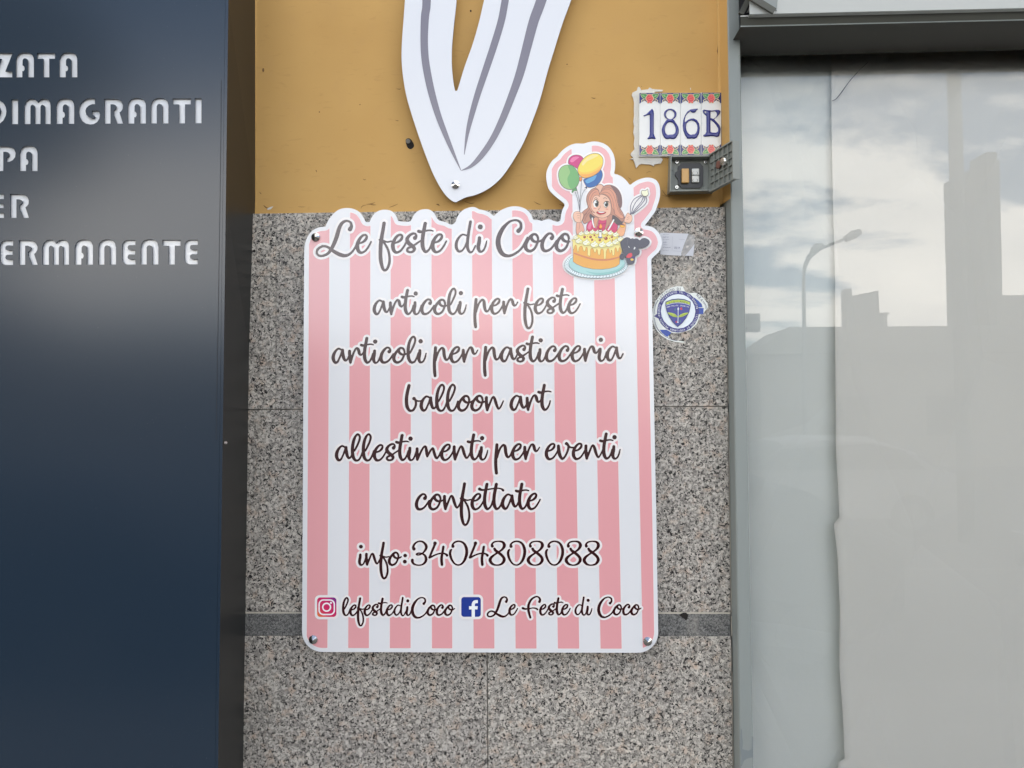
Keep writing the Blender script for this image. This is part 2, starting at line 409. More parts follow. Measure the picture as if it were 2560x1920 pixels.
# ---- painted layers (cartoon, stickers): stacked polygons a hair apart
class Paint:
    def __init__(s, y0, ox=0., oy=0., sc=1.): s.y = y0; s.parts = []; s.ox, s.oy, s.sc = ox, oy, sc; s.shapes = []
    def zoom(s, ox, oy, sc): s.ox, s.oy, s.sc = ox, oy, sc
    def px(s, pts):
        p = np.asarray(pts, float); r = p.copy(); r[:, 0] = s.ox+p[:, 0]/s.sc; r[:, 1] = s.oy+p[:, 1]/s.sc
        if p.shape[1] > 2: r[:, 2] = p[:, 2]/s.sc
        return r
    def _add(s, V, F, m): s.y -= 1.5e-5; s.parts.append((PA(V[:, :2], s.y), F, m))
    def poly(s, pts, m, smooth=True, outline=None, ow=7):
        p = s.px(pts)
        if smooth: p = crom(p, True, 4)
        tri = tessellate_polygon([[Vector((a[0], a[1], 0)) for a in p]])
        s._add(p, [list(t) for t in tri], m); s.shapes.append(('p', p))
        if outline is not None: s._ribbon(np.vstack([p, p[:1]]), np.full(len(p)+1, ow/s.sc), outline)
    def ell(s, cx, cy, rx, ry, m, rot=0, outline=None, ow=7):
        a = np.linspace(0, 2*math.pi, 20, endpoint=False); cr_, sr = math.cos(R(rot)), math.sin(R(rot))
        s.poly(np.stack([cx+rx*np.cos(a)*cr_-ry*np.sin(a)*sr, cy+rx*np.cos(a)*sr+ry*np.sin(a)*cr_], 1), m, False, outline, ow)
    def _ribbon(s, p, wd, m):
        d = np.gradient(p[:, :2], axis=0); d /= np.linalg.norm(d, axis=1, keepdims=True)+1e-9
        nrm = np.stack([-d[:, 1], d[:, 0]], 1)*wd[:, None]/2
        V = np.vstack([p[:, :2]+nrm, p[:, :2]-nrm]); n = len(p)
        s._add(V, [[i, i+1, n+i+1, n+i] for i in range(n-1)], m)
    def stroke(s, pts, m, width=None, grow=True):
        p = s.px([(a[0], a[1], a[2] if len(a) > 2 else width) for a in pts])
        p = crom(p, False, 6) if len(p) > 2 else p
        s._ribbon(p, p[:, 2], m)
        if grow: s.shapes.append(('s', p))
    def text(s, txt, x, y, size, m, ang=0, sx=1.0):
        """built-in lettering, centred at x,y (zoom px), size = cap height in zoom px"""
        V, F = glyph_mesh(txt)
        if len(V) == 0: return
        c = (V.max(0)+V.min(0))/2; q_ = (V-c)/0.72*size; q_[:, 0] *= sx
        ca, sa = math.cos(R(ang)), math.sin(R(ang))
        W = np.stack([x+q_[:, 0]*ca+q_[:, 1]*sa, y+q_[:, 0]*sa-q_[:, 1]*ca], 1)
        s._add(s.px(W), F, m)
    def build(s, name, parent):
        V, F, mats, fm, off = [], [], [], [], 0
        for v, f, m in s.parts:
            if m not in mats: mats.append(m)
            V.append(v); F += [[i+off for i in a] for a in f]; fm += [mats.index(m)]*len(f); off += len(v)
        o = mk(name, np.vstack(V), F, mats, parent, fm)
        bm = bmesh.new(); bm.from_mesh(o.data)
        for f_ in bm.faces:
            f_.normal_update()
            if f_.normal.y > 0: f_.normal_flip()
        bm.to_mesh(o.data); bm.free(); s.parts = []
        return o
_gm = {}
def glyph_mesh(txt):
    if txt not in _gm:
        cu = bpy.data.curves.new('tmp', 'FONT'); cu.body = txt; cu.size = 1.0; cu.resolution_u = 3; cu.offset = .012
        ob = bpy.data.objects.new('tmp', cu); COL.objects.link(ob)
        dg = bpy.context.evaluated_depsgraph_get(); dg.update()
        me = bpy.data.meshes.new_from_object(ob.evaluated_get(dg))
        _gm[txt] = (np.array([tuple(a.co)[:2] for a in me.vertices]).reshape(-1, 2), [list(f.vertices) for f in me.polygons])
        bpy.data.objects.remove(ob); bpy.data.curves.remove(cu); bpy.data.meshes.remove(me)
    return _gm[txt]

Y_PL, Y_GR = 0.015, 0.0                        # plaster face, granite face

# ================================================================== SETTING: ground and street
m = M['asphalt'] = new_mat('asphalt', (.05, .05, .052), .85); q = NB(m); q.l(q.ramp(q.noise(60, 4, .6, 0, q.pos()), [(.3, (.04,)*3), (.7, (.065,)*3)]), q.b.inputs['Base Color'])
m = M['paving'] = new_mat('paving', (.16, .155, .145), .85); q = NB(m)
br = q.n('ShaderNodeTexBrick', {'Scale': 2.5, 'Color1': (.17, .165, .155, 1), 'Color2': (.14, .135, .128, 1), 'Mortar': (.07, .07, .065, 1), 'Mortar Size': .012}); q.l(q.pos(), br.inputs['Vector']); q.l(br.outputs[0], q.b.inputs['Base Color'])
M['kerb'] = new_mat('kerb_stone', (.15, .15, .148), .8); M['paint'] = new_mat('road_paint', (.16, .16, .155), .7)
def sheet(name, x0, x1, y0, y1, z, mat): return tag(mk(name, [(x0, y0, z), (x1, y0, z), (x1, y1, z), (x0, y1, z)], [(0, 1, 2, 3)], mat), kind='structure')
sheet('ground', -700, 700, -700, 700, -.15, M['asphalt'])
mb = MB(); mb.box((-60, -2.9, -.14), (60, 6, 0), M['paving']); tag(mb.build('pavement'), kind='structure')
mb = MB(); mb.box((-60, -3.06, -.14), (60, -2.902, .004), M['kerb'], .015); tag(mb.build('kerb'), kind='structure')
sheet('road', -60, 60, -11.5, -3.062, -.146, M['asphalt'])
mb = MB()
for k in range(-12, 13): mb.poly([(k*4, -7.2, -.141), (k*4+2, -7.2, -.141), (k*4+2, -7.08, -.141), (k*4, -7.08, -.141)], M['paint'])
tag(mb.build('road_marking'), kind='structure')

# ================================================================== the building front
bld = thing('building', 'ochre plastered building front with speckled grey granite cladding below', 'building', (0, .15, 0))
# plaster: main face, right return that runs out to the window frame, soft lower edge
def L(pts): return [P(a, b, c) for a, b, c in pts]
mb = MB()
zt = 6.0
gt = lambda px: 534 + (px-631)*(517-534)/(1815-631)      # top line of the granite in the photo
xl = -6.0
# main face as a strip with a slightly rounded lower lip
cols = [560, 638, 760, 900, 1100, 1300, 1500, 1650, 1740, 1800]
prof = [(-4, Y_PL-.0), (-1.5, Y_PL+.0)]
top = [Vector((P(c_, 200, Y_PL).x, Y_PL, zt)) for c_ in cols]
row = [P(c_, gt(c_)+8, Y_PL) for c_ in cols]
top.insert(0, Vector((xl, Y_PL, zt))); row.insert(0, Vector((xl, Y_PL, row[0].z)))
for k in range(len(cols)): mb.poly([row[k], row[k+1], top[k+1], top[k]], M['plaster'])
# return towards the frame
FR_Y = -0.045
fl = lambda y: 1818 + y*0.0195 if y < 600 else 1829.7 + (y-600)*0.0156   # left edge of the frame front
a0, a1 = P(1794, -40, Y_PL), P(1797, 500, Y_PL)
ys = [-40, 120, 260, 400, 470, 500]
A = [P(1794.5+max(0, (y_-460))*.1, y_+6, Y_PL-.0002) for y_ in ys]; Am = [Vector((P(fl(y_), y_, FR_Y).x-.0045, .0095, P(1800, y_+2, .01).z)) for y_ in ys]; B = [P(fl(y_)-1.0, y_-4, FR_Y+.003) for y_ in ys]
A[0].z = B[0].z = Am[0].z = zt
for k in range(len(ys)-1): mb.poly([A[k], A[k+1], Am[k+1], Am[k]], M['plaster']); mb.poly([Am[k], Am[k+1], B[k+1], B[k]], M['plaster'])
mb.poly([A[-1], P(1803, 514, Y_PL), Am[-1]], M['plaster']); mb.poly([Am[-1], Vector((Am[-1].x, .02, Am[-1].z-.006)), B[-1]], M['plaster'])
mb.build('plaster_wall', bld)
# wall core behind everything
mb = MB(); mb.box((xl, .05, 0), (P(1812, 900, 0).x-.01, .35, zt), M['joint']); mb.box((P(1812, 900, 0).x-.011, .05, 2.9), (7, .35, zt), M['plaster']); mb.box((5.2, .05, 0), (7, .351, 2.9), M['plaster'])
mb.build('wall_core', bld)
mb = MB(); mb.box((xl, .012, 0), (P(1819, 900, .012).x, .049, P(900, gt(900)+3, 0).z), M['mortar']); mb.build('cladding_bed', bld)
# granite slabs
def slab(quad, mat, y=Y_GR, t=.011):
    f = [P(a, b, y) for a, b in quad]; mb = MB(); mb.prism(f, (0, t, 0), mat)
    es = [e for e in mb.bm.edges if all(abs(v.co.y-y) < 1e-5 for v in e.verts)]
    bmesh.ops.bevel(mb.bm, geom=es, offset=.0009, segments=1, affect='EDGES'); return mb.build('granite_slab', bld)
ge = lambda y: 1813.5 + (y-517)*.0132              # right edge of the granite
j1 = lambda x: 1024 + (x-625)*(1016-1024)/1190
j2 = lambda x: 1532 + (x-621)*1/1200
j3 = lambda x: 1590 + (x-621)*1/1200
vj = lambda y: 1217.6 + (y-1632)*.0073
slab([(300, gt(300)), (300, j1(300)-.7), (688.5, j1(688)-.7), (688.8, gt(689))], M['granite'])
slab([(689.6, gt(689)), (689.3, j1(689)-.7), (ge(1016), j1(1815)-.7), (ge(517), gt(1815))], M['granite'], Y_GR+.0006)
slab([(300, j1(300)+.9), (300, j2(300)-2.2), (ge(1530), j2(1830)-2.2), (ge(1018), j1(1818)+.9)], M['granite'])
slab([(300, j2(300)+1.9), (300, j3(300)-.4), (ge(1588)-1, j3(1830)-.4), (ge(1535)-1, j2(1830)+1.9)], M['granite_dark'], Y_GR+.001)
slab([(300, j3(300)+.4), (300, 3000), (vj(3000)-.9, 3000), (vj(1591)-.9, j3(1217)+.4)], M['granite'])
slab([(vj(1591)+.9, j3(1217)+.4), (vj(3000)+.9, 3000), (ge(3000), 3000), (ge(1591), j3(1830)+.4)], M['granite'])
# mortar along the granite's right edge
mb = MB()
for y0, y1, wd in ((520, 640, 4), (640, 700, 2), (735, 1010, 3), (1030, 1530, 3), (1540, 1590, 3.2), (1618, 1662, 1.5), (1680, 2400, 2.2)):
    mb.prism([P(ge(y0)+.3, y0, .004), P(ge(y1)+.3, y1, .004), P(ge(y1)+wd, y1, .004), P(ge(y0)+wd, y0, .004)], (0, .008, 0), M['mortar'])
mb.prism([P(300, j2(300)-2.1, .0006), P(300, j2(300)+1.8, .0006), P(ge(1533)-1, j2(1830)+1.8, .0006), P(ge(1533)-1, j2(1830)-2.1, .0006)], (0, .008, 0), M['mortar'])
mb.build('mortar_seam', bld)
# dark chip at the band joint
pt = Paint(Y_GR-.0004, 1620, 1480, 3.77)
pt.poly([(290, 215), (330, 195), (360, 195), (378, 215), (372, 250), (360, 270), (345, 255), (315, 235)], M['holem'], False)
pt.build('chip', bld)
# cracks, dents and flakes of the plaster
pt = Paint(Y_PL-.0004, 1780, 0, 8.295)
def one(fn, name, *a): fn(*a); pt.build(name, bld)
CK = M['crackm']
for pts in ([(115, 0, 4), (110, 120, 8), (118, 300, 6), (125, 520, 5), (128, 800, 3), (118, 1000, 8), (112, 1060, 18), (125, 1140, 8), (125, 1300, 8), (128, 1500, 6), (135, 1750, 8), (132, 2000, 5), (136, 2050, 2)],): one(pt.stroke, 'wall_crack', pts, CK)
pt.zoom(740, 500, 4.254)
for pts in ([(20, 70, 1), (60, 74, 4), (100, 72, 1)], [(690, 92, 2), (705, 65, 5), (740, 55, 2)], [(750, 45, 2), (800, 40, 6), (840, 25, 2)], [(780, 40, 2), (820, 52, 6), (850, 50, 2)], [(990, 78, 2), (1030, 65, 5), (1085, 42, 2)], [(1490, 45, 2), (1510, 48, 14), (1525, 60, 4)]): one(pt.stroke, 'wall_crack', pts, CK)
pt.zoom(600, 0, 2.458)
for pts in ([(960, 545, 1), (980, 548, 4), (990, 545, 1)], [(955, 740, 1), (968, 742, 4), (975, 742, 1)], [(467, 1045, 5), (472, 1058, 3)], [(2160, 600, 2), (2175, 604, 5), (2185, 602, 1)], [(755, 1100, 1), (765, 1105, 4), (775, 1103, 1)],
            [(1380, 1238, 2), (1420, 1250, 4), (1440, 1246, 1)], [(1960, 1255, 1), (1985, 1262, 4), (2000, 1268, 1)], [(1805, 1238, 1), (1830, 1252, 4), (1850, 1258, 1)], [(120, 1180, 3), (130, 1192, 4)], [(145, 1262, 4), (165, 1278, 6), (190, 1285, 2)]): one(pt.stroke, 'wall_crack', pts, CK)
for q_ in ((1418, 67, 5, 6, M['holem']), (143, 430, 6, 12, CK), (2010, 395, 5, 3, CK), (488, 688, 4, 4, CK), (737, 643, 4, 3, CK)): one(pt.ell, 'wall_dent', *q_)
one(pt.poly, 'paint_flake', [(165, 1283), (185, 1272), (205, 1268), (190, 1285), (172, 1290)], M['putty'], False)
pt.zoom(1540, 180, 5.184)
for pts in ([(160, 1360, 2), (180, 1385, 5), (200, 1392, 2)], [(320, 180, 2), (335, 190, 5)], [(965, 205, 10), (968, 235, 6)], [(390, 1310, 2), (430, 1290, 4), (460, 1298, 2)], [(600, 1530, 3), (640, 1590, 6), (700, 1620, 2)], [(590, 1590, 2), (650, 1610, 5), (720, 1600, 2)]):
    one(pt.stroke, 'wall_crack', pts, CK if pts[0][0] != 965 else M['putty'])
# drilled hole with its broken plug, left of the pointed sign
pt = Paint(Y_PL-.0003, 600, 0, 2.458)
pt.poly([(1018, 862), (1030, 850), (1046, 853), (1062, 872), (1070, 895), (1060, 912), (1042, 916), (1026, 900)], M['holem'])
pt.build('drill_hole', bld)
mb = MB(); c0 = P(600+1034/2.458, 868/2.458, Y_PL-.0005); mb.tube([c0, c0+Vector((0, -.004, -.001))], .0052, M['plug'], 10); mb.build('wall_plug', bld)
# putty smeared round the house number
pty = plate('putty_patch', [[(1540+a/5.184, 180+b/5.184) for a, b in [(290, 190), (310, 200), (325, 235), (415, 225), (435, 200), (470, 220), (610, 232), (600, 250), (500, 255), (500, 300), (420, 400), (420, 1050), (600, 1120), (605, 1140), (580, 1185), (500, 1195), (490, 1220), (450, 1200), (330, 1190), (300, 1200), (260, 1245), (240, 1170), (225, 1130), (180, 1130), (225, 1110), (190, 1075), (195, 1050), (215, 1030), (240, 1000), (232, 930), (240, 850), (225, 780), (235, 700), (225, 640), (235, 560), (232, 480), (235, 400), (225, 340), (205, 300), (215, 265), (270, 240), (280, 205)]]], Y_PL-.003, .0032, M['putty'], bld)

# ================================================================== the pink striped shop sign
Y_S = -0.022
sign = thing('shop_sign', 'white and pink striped wall sign with scalloped top and cartoon cake corner', 'sign', P(1200, 1631, Y_S+.004))
OUT = [(1628.3, 648), (1636, 640), (1648.4, 627.8), (1654.4, 611), (1654.4, 601), (1648.4, 584), (1636.4, 571), (1621.9, 565), (1612.7, 563.2), (1618.3, 555.6), (1628.6, 541.9), (1637.8, 529.3), (1641.8, 517.8), (1648, 499.5), (1650.4, 481.2), (1648, 462.8), (1640, 450.3), (1626.3, 444.5), (1612.6, 444.5), (1596.5, 449.1), (1583.9, 456), (1574.8, 461.7), (1566.8, 452.5), (1555.3, 442.2), (1543.9, 436.5), (1535.8, 433.5), (1537.4, 421.6), (1537.4, 401), (1532.4, 382.7), (1520.9, 366.6), (1504.9, 357), (1486.6, 353.6), (1470.6, 355.7), (1458, 359.1), (1440.8, 358.6), (1424.7, 363.2), (1408.7, 373.5), (1397.3, 385), (1393, 391.4), (1381.2, 401), (1371, 417), (1365.7, 435.4), (1367.5, 458.3), (1374.4, 476.6), (1390.4, 492.6), (1406.4, 505.2), (1411.5, 513.2), (1406.4, 523.5), (1403, 536), (1400.5, 550.5),
       (1392.9, 554.2), (1383, 551.8), (1373.6, 548.2), (1364, 549), (1354.3, 551.8), (1344.6, 549.9), (1335, 549.4), (1331.4, 546), (1327.8, 536.2), (1318, 525.3), (1306, 518.8), (1289.2, 515.7), (1272.3, 517.4), (1253, 525.3), (1239.8, 535), (1234.3, 539.5), (1224.2, 531.7), (1210.2, 525.9), (1198.4, 523.5), (1189, 518.8), (1178.4, 517.6), (1163, 522.3), (1151.4, 530.6), (1143.1, 542.3), (1138.4, 555.2), (1127.9, 561.6), (1113.8, 555.2), (1099.7, 551.7), (1092.6, 545.8), (1085.5, 532.9), (1076, 525.4), (1064.4, 522.8), (1048, 525.9), (1036.2, 535.3), (1029.1, 548.2), (1025.6, 552.9), (1015, 554.5), (998.6, 552.9), (995, 550.5), (989.2, 537.6), (977.4, 527), (961, 524.2), (946.9, 527), (935.1, 535.3), (928, 545.8), (923.4, 554.5), (914, 553.6), (908, 542.3), (897.5, 529.4), (883.4, 522.3), (866.9, 520), (850.5, 522.8), (836.4, 531.7), (822.3, 548.2), (815.2, 562.3), (812.9, 566.3), (798.8, 568.2), (784.7, 574), (772.9, 585.8), (765.9, 598.7), (761.2, 617.5), (760.4, 641)]
outl = list(map(tuple, crom(OUT, False, 4)))
def corner(cx, cy, r, a0, a1, n=12): return [(cx+r*math.cos(R(a0+(a1-a0)*k/n)), cy+r*math.sin(R(a0+(a1-a0)*k/n))) for k in range(n+1)]
outl += [(758.0, 1000), (756.2, 1400)] + corner(806, 1579, 51, 180, 90) + [(1200, 1631.3)] + corner(1594.5, 1581, 51, 90, 0) + [(1641, 1300), (1634, 950)]
plate('board', [outl], Y_S, .004, [WHITE_P, M['edge_grey']], sign)
fs = Field(745, 345, 1665, 1640, 1.0); fs.f[:] = 1e9; fs.polygon(outl); SDF_OUT = fs.f.copy()
# stripes
s_top = [(772, 822.7), (874.5, 925.4), (976.6, 1027.3), (1078.9, 1129.5), (1180.8, 1230.4), (1281.9, 1332.5), (1383.4, 1434.6), (1486, 1537.6), (1589.3, 1700)]
s_bot = [(767.1, 818.8), (870.8, 922.5), (974.7, 1026.6), (1079.7, 1130.5), (1183.7, 1235.6), (1288.4, 1340.6), (1393.8, 1447), (1500.1, 1552.9), (1605.5, 1720)]
st = np.full(fs.f.shape, 1e9); ty = (fs.Y-740)/(1550-740)
for (a, b), (c_, d_) in zip(s_top, s_bot):
    l_ = a+(c_-a)*ty; r_ = b+(d_-b)*ty
    np.minimum(st, np.maximum(l_-fs.X, fs.X-r_), out=st)
fs.pink = np.maximum(st, SDF_OUT+10.2)
# ---- script letters, traced as pen strokes (x, y, pen width): origin x, baseline y, zoom scale, strokes
GL = {
 'a': (80, 765, 8.508, [[(290, 470, 30), (225, 443, 30), (165, 490, 42), (122, 570, 58), (112, 660, 62), (148, 733, 50), (200, 725, 35), (245, 640, 30), (285, 540, 32), (308, 480, 44)], [(312, 472, 48), (312, 540, 60), (335, 640, 55), (365, 692, 42), (405, 680, 28), (445, 600, 24)]]),
 'r': (432, 760, 8.508, [[(458, 490, 50), (460, 560, 58), (470, 660, 60), (478, 735, 44)], [(480, 735, 34), (505, 640, 40), (545, 530, 35), (590, 445, 32), (628, 435, 38), (650, 475, 55), (668, 545, 50), (695, 573, 34), (730, 555, 24), (765, 495, 18)]]),
 't': (750, 758, 8.508, [[(826, 222, 55), (805, 330, 56), (785, 440, 58), (776, 560, 60), (785, 660, 62), (825, 733, 45), (880, 715, 32), (925, 640, 28), (950, 550, 22)], [(705, 362, 46), (740, 372, 46), (790, 367, 28), (860, 350, 24), (920, 347, 22), (968, 360, 16)]]),
 'i': (945, 750, 8.508, [[(990, 482, 52), (985, 550, 58), (968, 650, 58), (985, 715, 48), (1020, 735, 30), (1065, 705, 28), (1100, 630, 26), (1122, 540, 14)], [(1005, 284, 82)]]),
 'c': (1100, 762, 8.508, [[(1303, 512, 66), (1322, 480, 42), (1303, 435, 30), (1250, 428, 34), (1190, 480, 45), (1143, 560, 55), (1127, 650, 60), (1152, 725, 52), (1210, 742, 40), (1280, 710, 34), (1340, 640, 30), (1390, 560, 24)]]),
 'o': (1370, 750, 8.508, [[(1500, 452, 38), (1440, 530, 48), (1400, 620, 60), (1418, 700, 55), (1480, 732, 42), (1560, 690, 36), (1608, 600, 34), (1628, 510, 34), (1600, 440, 36), (1550, 425, 38), (1508, 455, 46), (1512, 510, 48), (1552, 552, 42), (1610, 565, 32), (1665, 550, 26), (1695, 530, 22)]]),
 'l': (1680, 745, 8.508, [[(1745, 525, 28), (1800, 420, 34), (1845, 310, 34), (1855, 230, 36), (1822, 182, 36), (1778, 205, 38), (1735, 290, 50), (1710, 400, 56), (1703, 520, 60), (1715, 640, 60), (1750, 710, 48), (1795, 730, 36), (1845, 705, 32), (1890, 620, 28), (1920, 530, 24)]]),
 'p': (195, 748, 8.508, [[(245, 422, 54), (240, 500, 58), (230, 600, 58), (222, 720, 58), (222, 850, 58), (228, 950, 58), (236, 1018, 52)], [(245, 690, 40), (275, 590, 36), (320, 490, 34), (370, 432, 36), (402, 438, 44), (420, 480, 56), (430, 580, 58), (455, 665, 46), (490, 682, 32), (530, 640, 28), (560, 560, 24)]]),
 'e': (545, 748, 8.508, [[(612, 562, 24), (680, 538, 32), (730, 490, 42), (745, 440, 34), (720, 412, 32), (670, 425, 36), (612, 490, 48), (578, 580, 60), (580, 660, 60), (610, 718, 50), (655, 733, 36), (720, 700, 30), (780, 620, 28), (825, 535, 22)]]),
 's': (1245, 797, 8.508, [[(1408, 522, 66), (1430, 490, 38), (1418, 450, 30), (1370, 442, 34), (1305, 480, 42), (1265, 545, 58), (1292, 612, 64), (1358, 668, 58), (1398, 718, 50), (1372, 768, 36), (1315, 780, 32), (1270, 757, 38), (1278, 712, 34), (1330, 685, 32), (1390, 655, 28), (1450, 615, 26), (1510, 575, 24)]]),
 'b': (140, 1106, 11.06, [[(250, 388, 74), (215, 520, 76), (185, 680, 80), (178, 830, 82), (196, 960, 80), (245, 1055, 62), (310, 1078, 50), (380, 1040, 52), (432, 930, 52), (433, 830, 48), (410, 765, 50), (385, 745, 84)], [(420, 770, 44), (455, 800, 34), (510, 815, 30), (575, 808, 26)]]),
 'n': (255, 1076, 11.06, [[(290, 702, 70), (288, 800, 72), (300, 930, 78), (314, 1042, 58)], [(318, 1048, 40), (350, 950, 48), (400, 830, 44), (450, 712, 40), (492, 693, 48), (525, 760, 66), (560, 880, 66), (608, 995, 48), (650, 998, 36), (700, 920, 32), (752, 800, 24)]]),
 'm': (1870, 760, 8.508, [[(1900, 507, 52), (1900, 600, 55), (1905, 680, 58), (1905, 733, 46)], [(1910, 733, 34), (1940, 660, 36), (1990, 550, 34), (2040, 472, 32), (2078, 467, 42), (2095, 540, 52), (2105, 620, 52), (2113, 668, 36)], [(2115, 668, 30), (2162, 580, 34), (2207, 510, 30), (2235, 508, 42), (2257, 590, 52), (2292, 690, 44), (2322, 705, 32), (2362, 650, 28), (2390, 580, 24)]]),
 'v': (800, 765, 8.508, [[(822, 472, 50), (830, 560, 58), (850, 660, 60), (890, 735, 46), (925, 736, 36), (975, 670, 34), (1018, 570, 36), (1033, 490, 38), (1018, 445, 42), (990, 425, 58)], [(1015, 450, 40), (1045, 485, 32), (1080, 505, 28), (1135, 508, 24)]]),
 'f': (825, 535, 6.32, [[(895, 128, 40), (880, 220, 40), (862, 320, 44), (850, 420, 46), (846, 540, 44), (852, 640, 44), (875, 735, 34), (905, 764, 28), (940, 738, 28), (966, 660, 28), (966, 570, 26), (945, 480, 26), (900, 400, 22), (862, 362, 16)], [(832, 352, 18), (860, 356, 20), (895, 370, 20), (940, 382, 16), (992, 372, 15)]]),
 'd': (1690, 558, 5.07, [[(1815, 372, 12), (1772, 362, 15), (1735, 392, 20), (1709, 440, 26), (1705, 500, 28), (1730, 542, 22), (1767, 535, 16), (1800, 490, 14), (1825, 425, 14)], [(1858, 224, 26), (1842, 320, 26), (1828, 420, 28), (1826, 500, 28), (1848, 550, 22), (1880, 545, 14), (1912, 485, 12)]]),
 '3': (1020, 660, 6.9125, [[(1070, 370, 50), (1058, 338, 34), (1085, 280, 26), (1150, 240, 18), (1222, 247, 24), (1275, 300, 38), (1280, 360, 38), (1235, 430, 22), (1180, 467, 15), (1130, 475, 14), (1110, 462, 14), (1140, 444, 16), (1200, 448, 18), (1260, 485, 30), (1280, 550, 40), (1255, 610, 32), (1200, 645, 18), (1130, 650, 16), (1070, 628, 26), (1045, 592, 38), (1042, 562, 42)]]),
 '4': (1322, 655, 6.9125, [[(1435, 266, 52), (1426, 300, 34), (1390, 390, 32), (1348, 490, 28), (1342, 515, 26), (1420, 477, 20), (1500, 447, 18), (1580, 442, 20), (1628, 460, 26), (1642, 476, 38)], [(1580, 328, 34), (1565, 420, 34), (1548, 530, 38), (1555, 636, 38)]]),
 '0': (1675, 655, 6.9125, [[(1745, 320, 46), (1742, 288, 26), (1780, 248, 22), (1850, 232, 20), (1930, 265, 30), (1975, 350, 40), (1980, 450, 42), (1945, 560, 36), (1890, 625, 22), (1830, 643, 18), (1770, 615, 22), (1720, 540, 30), (1695, 450, 36), (1702, 400, 32), (1716, 378, 24)]]),
 '8': (220, 650, 6.9125, [[(282, 311, 44), (277, 280, 26), (312, 242, 20), (390, 227, 16), (465, 245, 30), (490, 300, 46), (460, 360, 32), (400, 408, 22), (320, 460, 26), (262, 510, 40), (245, 560, 46), (285, 618, 32), (360, 640, 15), (440, 620, 28), (485, 560, 44), (472, 500, 40), (400, 430, 40), (342, 390, 38), (320, 357, 36)]]),
 ':': (890, 655, 6.9125, [[(918, 480, 54)], [(912, 585, 58)]]),
 'L': (215, 572, 4.978, [[(574, 312, 42), (590, 282, 28), (580, 242, 20), (540, 224, 18), (495, 242, 28), (460, 300, 36), (430, 400, 38), (393, 490, 34), (340, 568, 24), (270, 595, 20), (226, 575, 20), (228, 530, 22), (280, 492, 20), (340, 502, 22), (400, 545, 30), (470, 583, 36), (530, 593, 28), (580, 570, 20), (622, 520, 16), (652, 458, 14)]]),
 'C': (165, 540, 4.853, [[(398, 318, 40), (424, 285, 26), (418, 232, 22), (370, 207, 16), (300, 227, 20), (232, 300, 36), (190, 400, 44), (196, 490, 46), (236, 558, 38), (300, 577, 24), (370, 550, 20), (430, 500, 18), (475, 425, 18), (492, 390, 16)]]),
 'F': (345, 360, 3.53, [[(573, 180, 30), (580, 150, 22), (560, 120, 14), (520, 115, 14), (465, 152, 22), (430, 220, 26), (428, 290, 26), (440, 350, 24), (453, 388, 22)], [(352, 265, 24), (390, 275, 16), (440, 270, 10), (490, 262, 10), (530, 270, 14), (545, 284, 16)]]),
}
